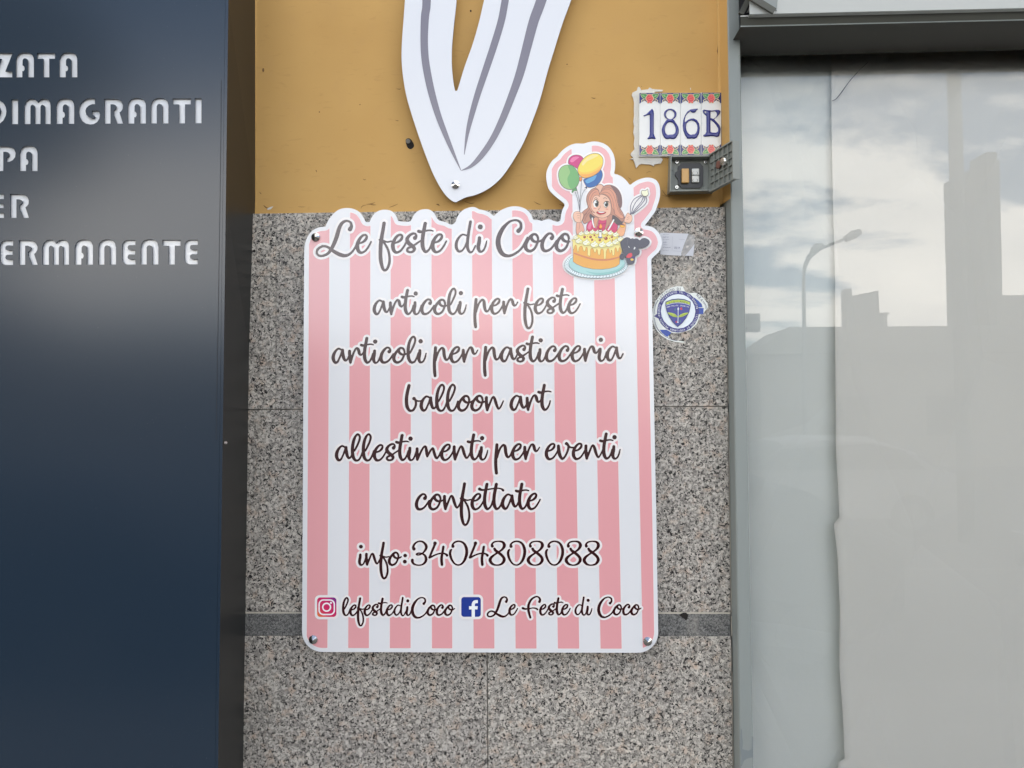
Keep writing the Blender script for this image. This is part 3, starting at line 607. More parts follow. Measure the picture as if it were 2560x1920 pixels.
# title letters traced from the big line: their 'size 1' matches the other lines' x-height
LINES = [
 # text label, glyph scale, (x at a, baseline a, x at b, baseline b), [(glyph, x)...]
 ('large script title along the scalloped top', 1.17, (790, 634.6, 1390, 629.8), [('L', 790.5), ('e', 889.3), ('f', 947.3), ('e', 977.9), ('s', 1015), ('t', 1052.6), ('e', 1077.3), ('d', 1137.3), ('i', 1192.5), ('C', 1239.8), ('o', 1309.7), ('c', 1351.4), ('o', 1386.8)]),
 ('script line reading articoli per feste', .98, (932, 788.2, 1430, 784.4), [('a', 932), ('r', 972.9), ('t', 1010.1), ('i', 1032.4), ('c', 1051.6), ('o', 1083), ('l', 1118.7), ('i', 1145.3), ('p', 1184.2), ('e', 1225.6), ('r', 1256), ('f', 1308.9), ('e', 1334.7), ('s', 1366.1), ('t', 1397.5), ('e', 1418)]),
 ('script line reading articoli per pasticceria', 1.0, (829, 909.6, 1530, 904), [('a', 829.4), ('r', 870.8), ('t', 908.2), ('i', 931.1), ('c', 949.3), ('o', 981), ('l', 1017.5), ('i', 1044.5), ('p', 1082.9), ('e', 1124.1), ('r', 1155), ('p', 1208.3), ('a', 1249.8), ('s', 1291), ('t', 1322.3), ('i', 1344.7), ('c', 1362.9), ('c', 1394.6), ('e', 1426.9), ('r', 1458.1), ('i', 1495.1), ('a', 1514.5)]),
 ('script line reading balloon art', 1.01, (1012, 1029.6, 1380, 1026.8), [('b', 1012.7), ('a', 1049.3), ('l', 1089.1), ('l', 1116.2), ('o', 1142.4), ('o', 1175.9), ('n', 1212.8), ('a', 1274.1), ('r', 1314.8), ('t', 1351.8)]),
 ('script line reading allestimenti per eventi', 1.015, (837, 1153.6, 1540, 1148.6), [('a', 837.6), ('l', 878.4), ('l', 905.6), ('e', 932.3), ('s', 964.6), ('t', 996.3), ('i', 1019.2), ('m', 1039.2), ('e', 1100.5), ('n', 1132.3), ('t', 1175.2), ('i', 1198.1), ('p', 1236.3), ('e', 1278), ('r', 1308.8), ('e', 1362.3), ('v', 1393.4), ('e', 1429.9), ('n', 1461.6), ('t', 1506.3), ('i', 1529.2)]),
 ('script line reading confettate', 1.02, (1038, 1275.8, 1340, 1274.3), [('c', 1037.9), ('o', 1070.3), ('n', 1108.1), ('f', 1150), ('e', 1176.6), ('T', 1208.3), ('T', 1231.7), ('a', 1252.6), ('t', 1295.6), ('e', 1316.7)]),
 ('script line with info and a ten digit number', 1.0, (896, 1414.2, 1500, 1414.4), [('i', 896.2, .87), ('n', 913.3, .86), ('f', 949.1, .88), ('o', 970, .86), (':', 1008.8), ('3', 1027.6), ('4', 1071.2), ('0', 1122.3), ('4', 1172.2), ('8', 1221.8), ('0', 1267.4), ('8', 1317), ('0', 1362.2), ('8', 1412), ('8', 1456.9)]),
 ('small script name beside the camera icon', .68, (856, 1539.6, 1140, 1539.2), [('l', 856), ('e', 873.6), ('f', 892.8), ('e', 909.2), ('s', 930.1), ('t', 950.4), ('e', 964.6), ('d', 984.3), ('i', 1014.7), ('C', 1027.7, .66), ('o', 1066.7), ('c', 1089.8), ('o', 1110.2)]),
 ('small script name beside the blue icon', .68, (1218, 1538.6, 1600, 1538), [('L', 1217.9, .66), ('e', 1271.3), ('F', 1305.5, .67), ('e', 1348.2), ('s', 1370.6), ('t', 1390), ('e', 1402.9), ('d', 1436.9), ('i', 1465.6), ('C', 1493.5, .66), ('o', 1532.4), ('c', 1556.1), ('o', 1576)]),
]
TCROSS = [(1130, 205, 42), (1170, 220, 26), (1250, 213, 18), (1340, 199, 16), (1420, 193, 14), (1480, 206, 20), (1503, 225, 32)]
HALO_R = 5.6
halo_fields = []
for li, (lab, gs, (xa, ba, xb, bb_), items) in enumerate(LINES):
    x0 = min(i[1] for i in items)-34; x1 = max(i[1] for i in items)+95*gs; up = 86*gs*(1.15 if li in (0,) else 1); dn = 66*gs
    fl_ = Field(x0, ba-up, x1, ba+dn, .8 if li < 7 else .6)
    slope = (bb_-ba)/(xb-xa)
    for it in items:
        g, X = it[0], it[1]; sc_ = it[2] if len(it) > 2 else gs
        ox, oy, zs, strokes = GL['t' if g == 'T' else g]
        for k, sk in enumerate(strokes):
            if g == 'T' and k == 1: continue
            pts = [(X+(a-ox)/zs*sc_, ba+slope*(X-xa)+(b-oy)/zs*sc_+slope*(a-ox)/zs*sc_, w_/zs*sc_) for a, b, w_ in sk]
            fl_.stroke(pts)
    if li == 5: fl_.stroke([(1020+a/6.32, 1190+b/6.32, w_/6.32) for a, b, w_ in TCROSS])
    hr = HALO_R*(1 if li else 1.05)*(.85 if li > 6 else 1)
    halo_fields.append((fl_, hr))
    fl_.f -= .7; o = field_obj('lettering', fl_, Y_S-.0007, INK_P, sign); o['label'] = 'dark brown ' + lab
    V, F = fl_.mesh(fl_.f-hr); h = mk('outline', PA(V, Y_S-.0005), F, HALO_P, o)
# ---- cartoon corner
ol = ink((105, 85, 85)); SK = ink((232, 186, 160)); SK2 = ink((222, 165, 142)); HR = ink((212, 150, 124)); HR2 = ink((188, 136, 116)); HR3 = ink((126, 98, 96)); HRL = ink((224, 178, 154)); DK = ink((88, 78, 80))
WH = ink((240, 240, 235)); BLK = ink((40, 38, 44))
Y_C = Y_S-.0010
art = bpy.data.objects.new('illustration', None); COL.objects.link(art); art.parent = sign; art.location = P(1520, 690, Y_C) - wloc(sign)
art['label'] = 'printed cartoon of a long haired girl holding balloons behind a dripping cake'
SH = []
Z3 = (1340, 330, 4.366); ZG = (1390, 440, 9.216); ZK = (1390, 570, 8.193)
def start(z):
    global Y_C
    Y_C -= .00004; return Paint(Y_C, *z)
def done(p, name, label=None):
    global Y_C
    Y_C = p.y; SH.extend(p.shapes); o = p.build(name, art)
    if label: o['label'] = label
    return o
p = start(Z3); p.poly([(352, 325), (365, 285), (400, 258), (445, 250), (490, 262), (520, 300), (500, 350), (460, 400), (400, 365), (360, 350)], ink((200, 60, 125)), True, ol, 5); p.poly([(372, 320), (390, 285), (430, 268), (470, 275), (440, 300), (400, 330)], ink((226, 120, 165))); done(p, 'balloon', 'magenta balloon')
p = start(Z3); p.poly([(520, 520), (560, 500), (650, 440), (700, 410), (722, 440), (725, 480), (705, 535), (660, 585), (600, 605), (560, 600), (530, 560)], ink((46, 100, 165)), True, ol, 5); p.poly([(540, 530), (600, 495), (660, 470), (640, 520), (590, 550), (555, 560)], ink((92, 160, 205))); p.poly([(548, 592), (560, 600), (556, 628), (545, 610), (525, 612)], ink((50, 70, 100)), False); done(p, 'balloon', 'blue balloon')
p = start(Z3); p.poly([(455, 410), (470, 360), (510, 300), (560, 258), (620, 235), (680, 238), (720, 270), (733, 320), (720, 380), (690, 430), (640, 470), (580, 495), (520, 500), (475, 470)], ink((236, 214, 92)), True, ol, 5)
p.poly([(458, 420), (490, 435), (540, 440), (620, 420), (690, 375), (728, 340), (718, 380), (690, 428), (640, 467), (580, 492), (520, 497), (477, 470)], ink((240, 196, 84))); p.poly([(475, 458), (530, 462), (600, 450), (680, 410), (712, 382), (690, 428), (640, 466), (580, 491), (520, 496)], ink((238, 168, 84))); p.poly([(500, 340), (550, 285), (620, 250), (680, 252), (640, 280), (560, 320), (515, 365)], ink((240, 222, 150)))
p.poly([(480, 492), (500, 487), (505, 520), (490, 540), (470, 525), (445, 515), (460, 505)], ink((226, 140, 70)), False, ol, 4); done(p, 'balloon', 'yellow balloon with an orange underside')
p = start(Z3); p.poly([(245, 470), (258, 410), (295, 372), (345, 360), (400, 372), (445, 420), (470, 480), (470, 540), (445, 595), (405, 625), (350, 625), (300, 600), (262, 550)], ink((148, 190, 125)), True, ol, 5)
p.poly([(348, 364), (400, 374), (444, 420), (468, 480), (468, 540), (443, 593), (405, 622), (375, 615), (350, 560), (345, 500), (372, 440)], ink((112, 172, 108))); p.poly([(400, 625), (440, 610), (448, 640), (415, 640), (400, 665), (390, 655)], ink((92, 160, 96)), False, ol, 4); done(p, 'balloon', 'green balloon')
p = start(Z3)
for s_ in ([(425, 650), (450, 720), (468, 800), (478, 870)], [(497, 525), (490, 640), (478, 760), (476, 870)], [(540, 620), (505, 680), (485, 770), (480, 870)], [(440, 605), (460, 690), (478, 780), (480, 860)]): p.stroke(s_, ink((95, 95, 105)), 4.5, grow=False)
done(p, 'balloon_string')
p = start(ZG)
p.poly([(900, 270), (960, 210), (1030, 190), (1080, 215), (1100, 235), (1160, 210), (1250, 205), (1350, 240), (1440, 320), (1500, 440), (1520, 580), (1510, 700), (1480, 750), (1530, 830), (1575, 930), (1590, 970), (1560, 1040), (1510, 1100), (1450, 1130), (1250, 1180), (1180, 1230), (1140, 1200), (980, 1200), (930, 1215), (890, 1170), (840, 1100), (760, 1060), (700, 1080), (660, 1100), (620, 1060), (610, 980), (640, 900), (600, 850), (640, 800), (730, 730), (720, 650), (700, 560), (715, 450), (760, 370), (830, 300)], HR2, True, ol, 9)
p.poly([(1250, 208), (1350, 243), (1440, 322), (1498, 440), (1516, 580), (1506, 700), (1470, 740), (1430, 600), (1400, 450), (1330, 330)], HR3)
p.poly([(1310, 900), (1420, 960), (1500, 1040), (1540, 1050), (1500, 1105), (1420, 1128), (1370, 1080), (1290, 1000)], DK); p.poly([(790, 870), (860, 920), (900, 950), (860, 1000), (800, 1000), (770, 930)], DK)
DR = ink((202, 66, 108)); DR2 = ink((222, 120, 150))
p.poly([(700, 1265), (705, 1150), (740, 1070), (800, 1020), (850, 1010), (900, 1100), (960, 1160), (980, 1020), (1060, 1010), (1160, 990), (1180, 1050), (1170, 1160), (1250, 1130), (1310, 1060), (1360, 1090), (1420, 1140), (1410, 1260), (1400, 1300), (1100, 1320), (900, 1310), (700, 1280)], DR, True, ol, 7)
p.poly([(730, 1200), (760, 1100), (810, 1060), (820, 1120), (790, 1220)], DR2); p.poly([(975, 1080), (1060, 1095), (1150, 1075), (1150, 1095), (1060, 1118), (975, 1100)], ink((170, 45, 90)))
p.stroke([(835, 960, 26), (850, 1080, 34), (885, 1190, 26)], WH); p.stroke([(1335, 1000, 26), (1275, 1120, 36), (1200, 1250, 30)], WH)
p.stroke([(850, 965, 5), (868, 1080, 5), (905, 1190, 5)], ol); p.stroke([(1352, 1005, 5), (1295, 1120, 5), (1220, 1250, 5)], ol)
p.poly([(880, 960), (960, 960), (970, 1000), (940, 1100), (930, 1210), (890, 1170), (870, 1060)], HR, True, ol, 5); p.poly([(1170, 960), (1280, 880), (1290, 980), (1230, 1100), (1170, 1210), (1130, 1200), (1160, 1090)], HR2, True, ol, 5)
p.poly([(1000, 945), (1165, 945), (1160, 1000), (1080, 1025), (1000, 1005)], SK2, True)
p.poly([(830, 520), (870, 460), (940, 430), (1000, 440), (1020, 420), (1090, 430), (1170, 470), (1230, 540), (1260, 640), (1270, 760), (1250, 870), (1180, 930), (1080, 965), (980, 950), (880, 900), (820, 830), (795, 740), (800, 620)], SK, True, ol, 7)
p.ell(895, 745, 36, 15, ink((224, 152, 138))); p.ell(1175, 765, 34, 15, ink((224, 152, 138)))
p.poly([(740, 650), (760, 470), (830, 360), (920, 310), (980, 340), (1005, 430), (1000, 475), (960, 445), (890, 460), (850, 510), (820, 600), (805, 720), (840, 790), (895, 850), (830, 825), (770, 740)], HR, True, ol, 6)
p.poly([(1010, 430), (1040, 350), (1120, 290), (1230, 280), (1330, 340), (1390, 450), (1420, 600), (1450, 760), (1510, 880), (1560, 960), (1500, 980), (1420, 930), (1350, 870), (1330, 780), (1290, 720), (1260, 560), (1190, 460), (1090, 410)], HR, True, ol, 6)
p.poly([(905, 272), (960, 212), (1030, 193), (1088, 235), (1060, 290), (1020, 380), (1003, 395), (985, 330), (945, 290)], HRL, True, ol, 5)
for s_ in ([(1020, 400), (1100, 320), (1220, 310), (1310, 400), (1370, 560), (1420, 760), (1500, 900)], [(1030, 420), (1110, 375), (1220, 400), (1300, 540), (1330, 720), (1360, 860)], [(770, 700), (790, 540), (850, 410), (930, 360)], [(640, 900), (690, 860), (780, 750)], [(660, 1040), (700, 930), (780, 830)], [(1480, 750), (1400, 560), (1390, 400)], [(620, 1000), (650, 920), (720, 850)]): p.stroke(s_, ol, 6)
IR = ink((84, 92, 78))
p.ell(915, 640, 56, 82, WH); p.ell(938, 640, 44, 72, IR); p.ell(945, 650, 26, 40, BLK); p.ell(916, 606, 18, 22, WH)
p.ell(1155, 655, 54, 64, WH); p.ell(1162, 648, 44, 62, IR); p.ell(1165, 658, 24, 34, BLK); p.ell(1138, 618, 16, 18, WH)
p.stroke([(852, 625, 8), (885, 562, 16), (940, 552, 18), (988, 615, 10)], BLK); p.stroke([(1092, 645, 8), (1130, 592, 16), (1190, 588, 18), (1235, 608, 8)], BLK); p.stroke([(1110, 690, 5), (1150, 730, 8), (1190, 695, 5)], BLK)
p.stroke([(875, 530, 6), (920, 500, 11), (978, 545, 5)], ol); p.stroke([(1088, 525, 5), (1130, 500, 11), (1182, 530, 6)], ol)
p.stroke([(1022, 680, 5), (1012, 740, 7), (974, 762, 7), (1000, 785, 7)], ol)
p.poly([(928, 832), (980, 815), (1050, 818), (1152, 832), (1110, 870), (1040, 887), (970, 875)], ink((190, 58, 66)), True, ol, 6); p.poly([(972, 820), (1045, 822), (1122, 830), (1080, 848), (1005, 845)], WH); p.stroke([(1010, 915, 4), (1040, 922, 8), (1075, 915, 4)], SK2)
p.poly([(480, 1070), (460, 1200), (470, 1320), (500, 1350), (560, 1310), (650, 1270), (640, 1180), (600, 1090), (560, 1050)], SK2, True, ol, 7); p.stroke([(545, 1080), (540, 1180), (530, 1230)], ol, 4)
p.poly([(400, 960), (400, 880), (440, 825), (520, 815), (560, 840), (600, 850), (635, 880), (625, 960), (600, 1020), (580, 1060), (520, 1075), (450, 1050)], SK, True, ol, 7)
for s_ in ([(470, 860), (545, 862), (560, 880)], [(490, 910), (555, 915)], [(495, 965), (550, 965)], [(562, 845), (566, 950), (560, 1050)]): p.stroke(s_, ol, 5)
p.poly([(1600, 1080), (1610, 1180), (1560, 1360), (1470, 1390), (1400, 1290), (1450, 1200), (1500, 1130), (1560, 1070)], ink((232, 172, 128)), True, ol, 7)
p.poly([(1480, 1125), (1582, 1130), (1580, 1172), (1540, 1192), (1480, 1172)], ink((232, 170, 58)), True, ol, 5); p.poly([(1495, 1098), (1590, 1125), (1580, 1142), (1490, 1125)], ink((80, 60, 85)), False)
done(p, 'girl', 'smiling cartoon girl with long auburn hair and pink dress')
p = start(Z3); WK = ink((98, 98, 116))
for s_ in ([(1030, 890), (1035, 800), (1075, 730), (1150, 690)], [(1055, 895), (1120, 850), (1190, 790), (1210, 740), (1195, 700)], [(1040, 890), (1070, 800), (1110, 740), (1160, 695)], [(1045, 890), (1100, 820), (1150, 760), (1175, 700)], [(1050, 895), (1140, 800), (1185, 740), (1185, 700)]): p.stroke(s_, WK, 7)
p.stroke([(1040, 885, 16), (1010, 925, 16), (955, 940, 8)], WK)
p.poly([(1150, 660), (1160, 638), (1195, 640), (1218, 622), (1222, 650), (1226, 680), (1200, 702), (1165, 692)], ink((240, 238, 205)), True, ol, 5); done(p, 'whisk')
p = start(ZG); p.poly([(1590, 960), (1650, 850), (1700, 880), (1750, 920), (1751, 1020), (1700, 1080), (1640, 1080), (1570, 1050)], SK, True, ol, 7)
for s_ in ([(1640, 960), (1690, 935)], [(1625, 1005), (1690, 985)]): p.stroke(s_, ol, 5)
done(p, 'hand')
p = start(ZK); dl = ink((118, 142, 150)); dlw = ink((222, 234, 236))
for k in range(40):
    a = R(-35+k*250/39); x, y = 820+600*math.cos(a), 735+255*math.sin(a)+20*abs(math.cos(a))
    p.ell(x, y, 52, 40, dl); p.ell(x, y, 45, 33, dlw)
p.ell(838, 722, 578, 252, ink((168, 208, 206)), 0, dl, 7); p.poly([(600, 880), (760, 910), (950, 915), (1150, 880), (1300, 820), (1390, 740), (1340, 840), (1200, 920), (1000, 955), (800, 955)], ink((142, 192, 188)))
done(p, 'plate', 'pale green plate on a scalloped white doily')
p = start(ZK)
p.poly([(352, 300), (350, 690), (420, 740), (560, 800), (750, 840), (930, 846), (1100, 830), (1230, 790), (1300, 740), (1312, 600), (1345, 480), (1310, 300)], ink((228, 168, 82)), False, ol, 6)
p.stroke([(368, 515, 30), (550, 580, 36), (750, 635, 38), (950, 655, 38), (1130, 640, 36), (1305, 590, 26)], ink((205, 128, 88)))
p.poly([(345, 280), (350, 420), (370, 430), (385, 360), (410, 350), (425, 400), (440, 480), (460, 480), (475, 400), (510, 370), (540, 385), (555, 450), (575, 475), (600, 460), (615, 400), (640, 405), (650, 500), (645, 540), (675, 575), (700, 560), (705, 450), (730, 415), (760, 430), (790, 500), (815, 490), (830, 440), (850, 450), (860, 530), (885, 555), (905, 530), (915, 450), (945, 430), (975, 470), (985, 620), (1005, 635), (1020, 610), (1030, 480), (1060, 420), (1085, 440), (1105, 515), (1125, 500), (1135, 450), (1150, 480), (1155, 550), (1175, 565), (1195, 540), (1205, 430), (1230, 400), (1250, 470), (1275, 490), (1290, 420), (1310, 400), (1335, 490), (1350, 480), (1340, 380), (1310, 300), (1290, 230), (400, 230)], ink((236, 222, 142)), True, ink((165, 130, 60)), 6)
p.ell(835, 205, 450, 130, ink((238, 220, 118)))
BR = ink((150, 66, 42))
for x, y, r_ in ((585, 185, 28), (708, 183, 28), (787, 150, 20), (738, 240, 24), (895, 250, 24), (1023, 212, 36), (1050, 155, 14), (1145, 185, 22), (1155, 245, 14), (645, 178, 8), (820, 188, 12), (1100, 210, 9), (970, 200, 9)): p.ell(x, y, r_, r_, BR); p.ell(x-r_*.3, y-r_*.3, r_*.3, r_*.3, ink((225, 180, 160)))
CR = ink((246, 242, 214)); co = ink((160, 148, 84)); CRy = ink((232, 226, 150))
def dollop(x, y, k):
    p.poly([(x-72*k, y+10*k), (x-55*k, y-20*k), (x-15*k, y-40*k), (x+14*k, y-72*k), (x+24*k, y-35*k), (x+58*k, y-15*k), (x+70*k, y+18*k), (x+50*k, y+45*k), (x, y+56*k), (x-50*k, y+42*k)], CR, True, co, 6)
    p.poly([(x+10*k, y+20*k), (x+58*k, y-5*k), (x+62*k, y+18*k), (x+45*k, y+40*k), (x, y+50*k)], CRy); p.stroke([(x-45*k, y+8*k), (x-5*k, y-2*k), (x+25*k, y-20*k)], co, 5)
for x, y, k in ((520, 110, .8), (635, 95, .8), (745, 78, .8), (850, 84, .75), (1005, 80, .85), (1120, 98, .85), (1230, 130, .9), (1322, 222, .9), (408, 190, .75), (470, 262, 1), (625, 296, 1.1), (790, 334, 1.12), (955, 338, 1.12), (1100, 325, 1.1), (1225, 282, 1)): dollop(x, y, k)
p.ell(905, 186, 48, 22, ink((110, 118, 180))); p.poly([(878, 40), (940, 40), (935, 185), (882, 185)], ink((240, 236, 222)), False, ol, 6); p.poly([(888, 62), (932, 62), (930, 84), (888, 84)], ink((100, 95, 100)), False)
p.zoom(*Z3); p.poly([(706, 1002), (722, 1030), (708, 1056), (690, 1042), (695, 1022)], ink((240, 160, 70)), True, ink((200, 90, 50)), 4); p.stroke([(705, 1055), (704, 1068)], BLK, 4)
done(p, 'cake', 'orange layer cake with yellow icing drips and cream dollops')
p = start(ZK); PD = ink((80, 80, 92)); PD2 = ink((98, 97, 108))
p.poly([(1320, 290), (1370, 230), (1440, 190), (1500, 200), (1530, 220), (1565, 208), (1600, 222), (1640, 213), (1680, 225), (1715, 250), (1760, 215), (1820, 203), (1890, 235), (1922, 290), (1890, 350), (1830, 392), (1760, 405), (1715, 405), (1695, 430), (1718, 480), (1700, 540), (1650, 570), (1622, 600), (1612, 680), (1590, 730), (1520, 742), (1460, 722), (1442, 650), (1440, 600), (1390, 560), (1370, 470), (1340, 420), (1320, 350)], PD, True)
p.ell(1352, 590, 52, 62, PD); p.stroke([(1440, 200), (1470, 260), (1460, 320), (1500, 380)], PD2, 9); p.stroke([(1370, 450), (1430, 425), (1490, 430)], PD2, 7); p.stroke([(1395, 560), (1385, 520), (1360, 500)], PD2, 6)
p.poly([(1438, 592), (1480, 530), (1545, 513), (1562, 560), (1530, 600), (1470, 612)], ink((216, 72, 86))); p.poly([(1588, 432), (1605, 385), (1632, 402), (1606, 442)], WH, False); p.poly([(1480, 385), (1488, 370), (1505, 400), (1512, 412)], WH, False)
p.poly([(1565, 580), (1612, 580), (1612, 635), (1560, 640)], ink((74, 62, 120)), False); p.ell(1558, 646, 34, 22, ink((222, 186, 92)))
done(p, 'poodle', 'dark grey poodle peeking round the cake')
# halo round the cartoon
fa = Field(1372, 360, 1660, 715, 1.0)
for kind, pts in SH:
    if kind == 'p':
        i0, i1 = max(0, int(pts[:, 0].min()-1372-12)), int(pts[:, 0].max()-1372+12); j0, j1 = max(0, int(pts[:, 1].min()-360-12)), int(pts[:, 1].max()-360+12)
        sub = Field(1372+i0, 360+j0, 1372+i1, 360+j1, 1.0); sub.polygon(pts)
        jj, ii = min(j0+sub.ny, fa.ny), min(i0+sub.nx, fa.nx)
        np.minimum(fa.f[j0:jj, i0:ii], sub.f[:jj-j0, :ii-i0], out=fa.f[j0:jj, i0:ii])
    else: fa.stroke(pts, 1) if len(pts) > 2 else None
V, F = fa.mesh(np.maximum(fa.f-4.6, SDF_OUT[360-345:360-345+fa.ny, 1372-745:1372-745+fa.nx]+1)); mk('outline', PA(V, Y_S-.0008), F, HALO_P, art)
# stripes and thin light borders of the stripes
V, F = fs.mesh(fs.pink); mk('stripes', PA(V, Y_S-.0003), F, PINK_P, sign)
V, F = fs.mesh(np.maximum(fs.pink-1.3, SDF_OUT+1)); mk('stripe_border', PA(V, Y_S-.00015), F, HALO_P, sign)
# social icons
p = Paint(Y_S-.0006, 760, 1470, 8.848)
def rr(x0, y0, x1, y1, r_, n=6): return corner(x0+r_, y0+r_, r_, 180, 270, n)+corner(x1-r_, y0+r_, r_, 270, 360, n)+corner(x1-r_, y1-r_, r_, 0, 90, n)+corner(x0+r_, y1-r_, r_, 90, 180, n)
p.poly(rr(238, 156, 768, 694, 110), HALO_P, False)
mg = new_mat('icon_gradient', (.5, .02, .15), .22); q = NB(mg); b0, b1 = P(793, 1542, Y_S), P(841, 1493, Y_S)
sx = q.n('ShaderNodeSeparateXYZ', {0: q.pos()})
tx = q.n('ShaderNodeMapRange', {0: sx.outputs[0], 1: b0.x, 2: b1.x}).outputs[0]; tz = q.n('ShaderNodeMapRange', {0: sx.outputs[2], 1: b0.z, 2: b1.z}).outputs[0]
ad = q.n('ShaderNodeMath', {0: tx, 1: tz}, operation='ADD').outputs[0]; ad = q.n('ShaderNodeMath', {0: ad, 1: .5}, operation='MULTIPLY').outputs[0]
q.l(q.ramp(ad, [(.02, srgb((222, 120, 60))), (.3, srgb((205, 50, 90))), (.7, srgb((190, 35, 100))), (.95, srgb((100, 45, 130)))]), q.b.inputs['Base Color'])
p.poly(rr(290, 208, 717, 640, 70), mg, False)
def ring(pp, outer, inner, m_):
    a, b = pp.px(outer), pp.px(inner); n = len(a); pp._add(np.vstack([a, b]), [[i, (i+1) % n, n+(i+1) % n, n+i] for i in range(n)], m_)
IW = ink((250, 232, 240))
ring(p, rr(320, 250, 686, 602, 110), rr(350, 280, 656, 572, 82), IW)
aa = np.linspace(0, 2*math.pi, 36, endpoint=False); ring(p, np.stack([500+102*np.cos(aa), 425+102*np.sin(aa)], 1), np.stack([500+70*np.cos(aa), 425+70*np.sin(aa)], 1), IW); p.ell(597, 328, 22, 22, IW)
p.build('social_icon', sign)['label'] = 'pink and orange rounded camera icon'
p = Paint(Y_S-.0006, 1000, 1470, 8.848)
p.poly(rr(1300, 144, 1840, 692, 110), HALO_P, False); p.poly(rr(1355, 200, 1788, 637, 62), ink((40, 60, 140)), False)
p.poly([(1585, 637), (1585, 474), (1527, 474), (1527, 402), (1585, 402), (1587, 350), (1600, 310), (1630, 280), (1670, 266), (1722, 266), (1722, 335), (1685, 335), (1662, 345), (1655, 370), (1655, 402), (1720, 402), (1712, 474), (1655, 474), (1655, 637)], ink((232, 236, 242)), False)
p.build('social_icon', sign)['label'] = 'blue square icon with a white letter f'
# cone headed screws
def screw(px, py, parent, y, rpx=11.2):
    c = P(px, py, y); r_ = rpx*(y-CAM.y)/FPX; n = 14; mb = MB(); i = mb.mi(M['chrome'])
    rings = []
    for rr_, yy in ((r_*.93, 0), (r_, -.0012), (r_*.98, -.0022)): rings.append([mb.bm.verts.new(c+Vector((rr_*math.cos(2*math.pi*k/n), yy, rr_*math.sin(2*math.pi*k/n)))) for k in range(n)])
    tip = mb.bm.verts.new(c+Vector((0, -.0082, 0)))
    for a, b in zip(rings, rings[1:]):
        for k in range(n): mb.bm.faces.new((a[k], a[(k+1) % n], b[(k+1) % n], b[k]))
    for k in range(n): mb.bm.faces.new((rings[-1][k], rings[-1][(k+1) % n], tip))
    return mb.build('screw', parent)
for a, b in ((789.4, 593.3), (1597, 580.8), (783.5, 1598.6), (1618.8, 1602.9)):
    screw(a, b, sign, Y_S-.0012)
    c = P(a, b, Y_S+.004); mb = MB(); mb.tube([c+Vector((0, .0002, 0)), c+Vector((0, .0178, 0))], .006, M['edge_grey'], 10); mb.build('spacer', sign)

# ================================================================== the pointed white sign above
Y_V = Y_PL-.026
vs = thing('letter_sign', 'white pointed cut-out sign with three grey stripes, on ochre plaster', 'sign', P(1139, 505, Y_V+.004))
o1 = crom([(1040, -330), (1014, 0), (1005, 120), (995, 260), (993, 370), (1003, 480), (1025, 600), (1060, 720), (1110, 870), (1170, 1030), (1215, 1125), (1260, 1195), (1300, 1232), (1323, 1242)], False, 5)
o2 = crom([(1328, 1242), (1352, 1230), (1390, 1212), (1440, 1200), (1500, 1175), (1560, 1135), (1620, 1075), (1690, 970), (1750, 860), (1810, 710), (1850, 590), (1890, 440), (1930, 310), (1980, 150), (2035, 0), (2150, -330)], False, 5)
o3 = crom([(1580, -330), (1500, 0), (1470, 130), (1430, 270), (1380, 410), (1342, 535), (1334, 558)], False, 5)
o4 = crom([(1322, 558), (1312, 510), (1302, 410), (1302, 300), (1312, 180), (1325, 60), (1330, 0), (1345, -330)], False, 5)
cv = [(600+a/2.458, b/2.458) for a, b in np.vstack([o1, o2, o3, o4])]
plate('board', [cv], Y_V, .005, [new_mat('board_white', (.72, .74, .78), .25), new_mat('board_edge_dark', (.16, .145, .13), .6)], vs)
for sk in ([(1147, -330, 62), (1147, 0, 52), (1137, 100, 50), (1132, 220, 46), (1135, 330, 46), (1148, 430, 46), (1175, 560, 44), (1215, 700, 38), (1260, 820, 32), (1310, 940, 20), (1358, 1048, 3)],
           [(1690, -330, 44), (1630, 0, 44), (1605, 130, 44), (1560, 280, 44), (1510, 430, 42), (1460, 580, 38), (1420, 720, 32), (1395, 830, 20), (1378, 950, 3)],
           [(1960, -330, 62), (1852, 0, 62), (1805, 130, 60), (1765, 280, 56), (1720, 450, 52), (1670, 590, 46), (1610, 740, 42), (1550, 860, 38), (1480, 960, 34), (1420, 1020, 20), (1360, 1048, 3)]):
    p = Paint(Y_V-.0004, 600, 0, 2.458); p.stroke(sk, GREY_P); p.build('grey_stripe', vs)
screw(1139, 462.6, vs, Y_V-.0006, 10.8)
c = P(1139, 462.6, Y_V+.005); mb = MB(); mb.tube([c+Vector((0, .0003, 0)), c+Vector((0, .0208, 0))], .006, M['edge_grey'], 10); mb.build('spacer', vs)

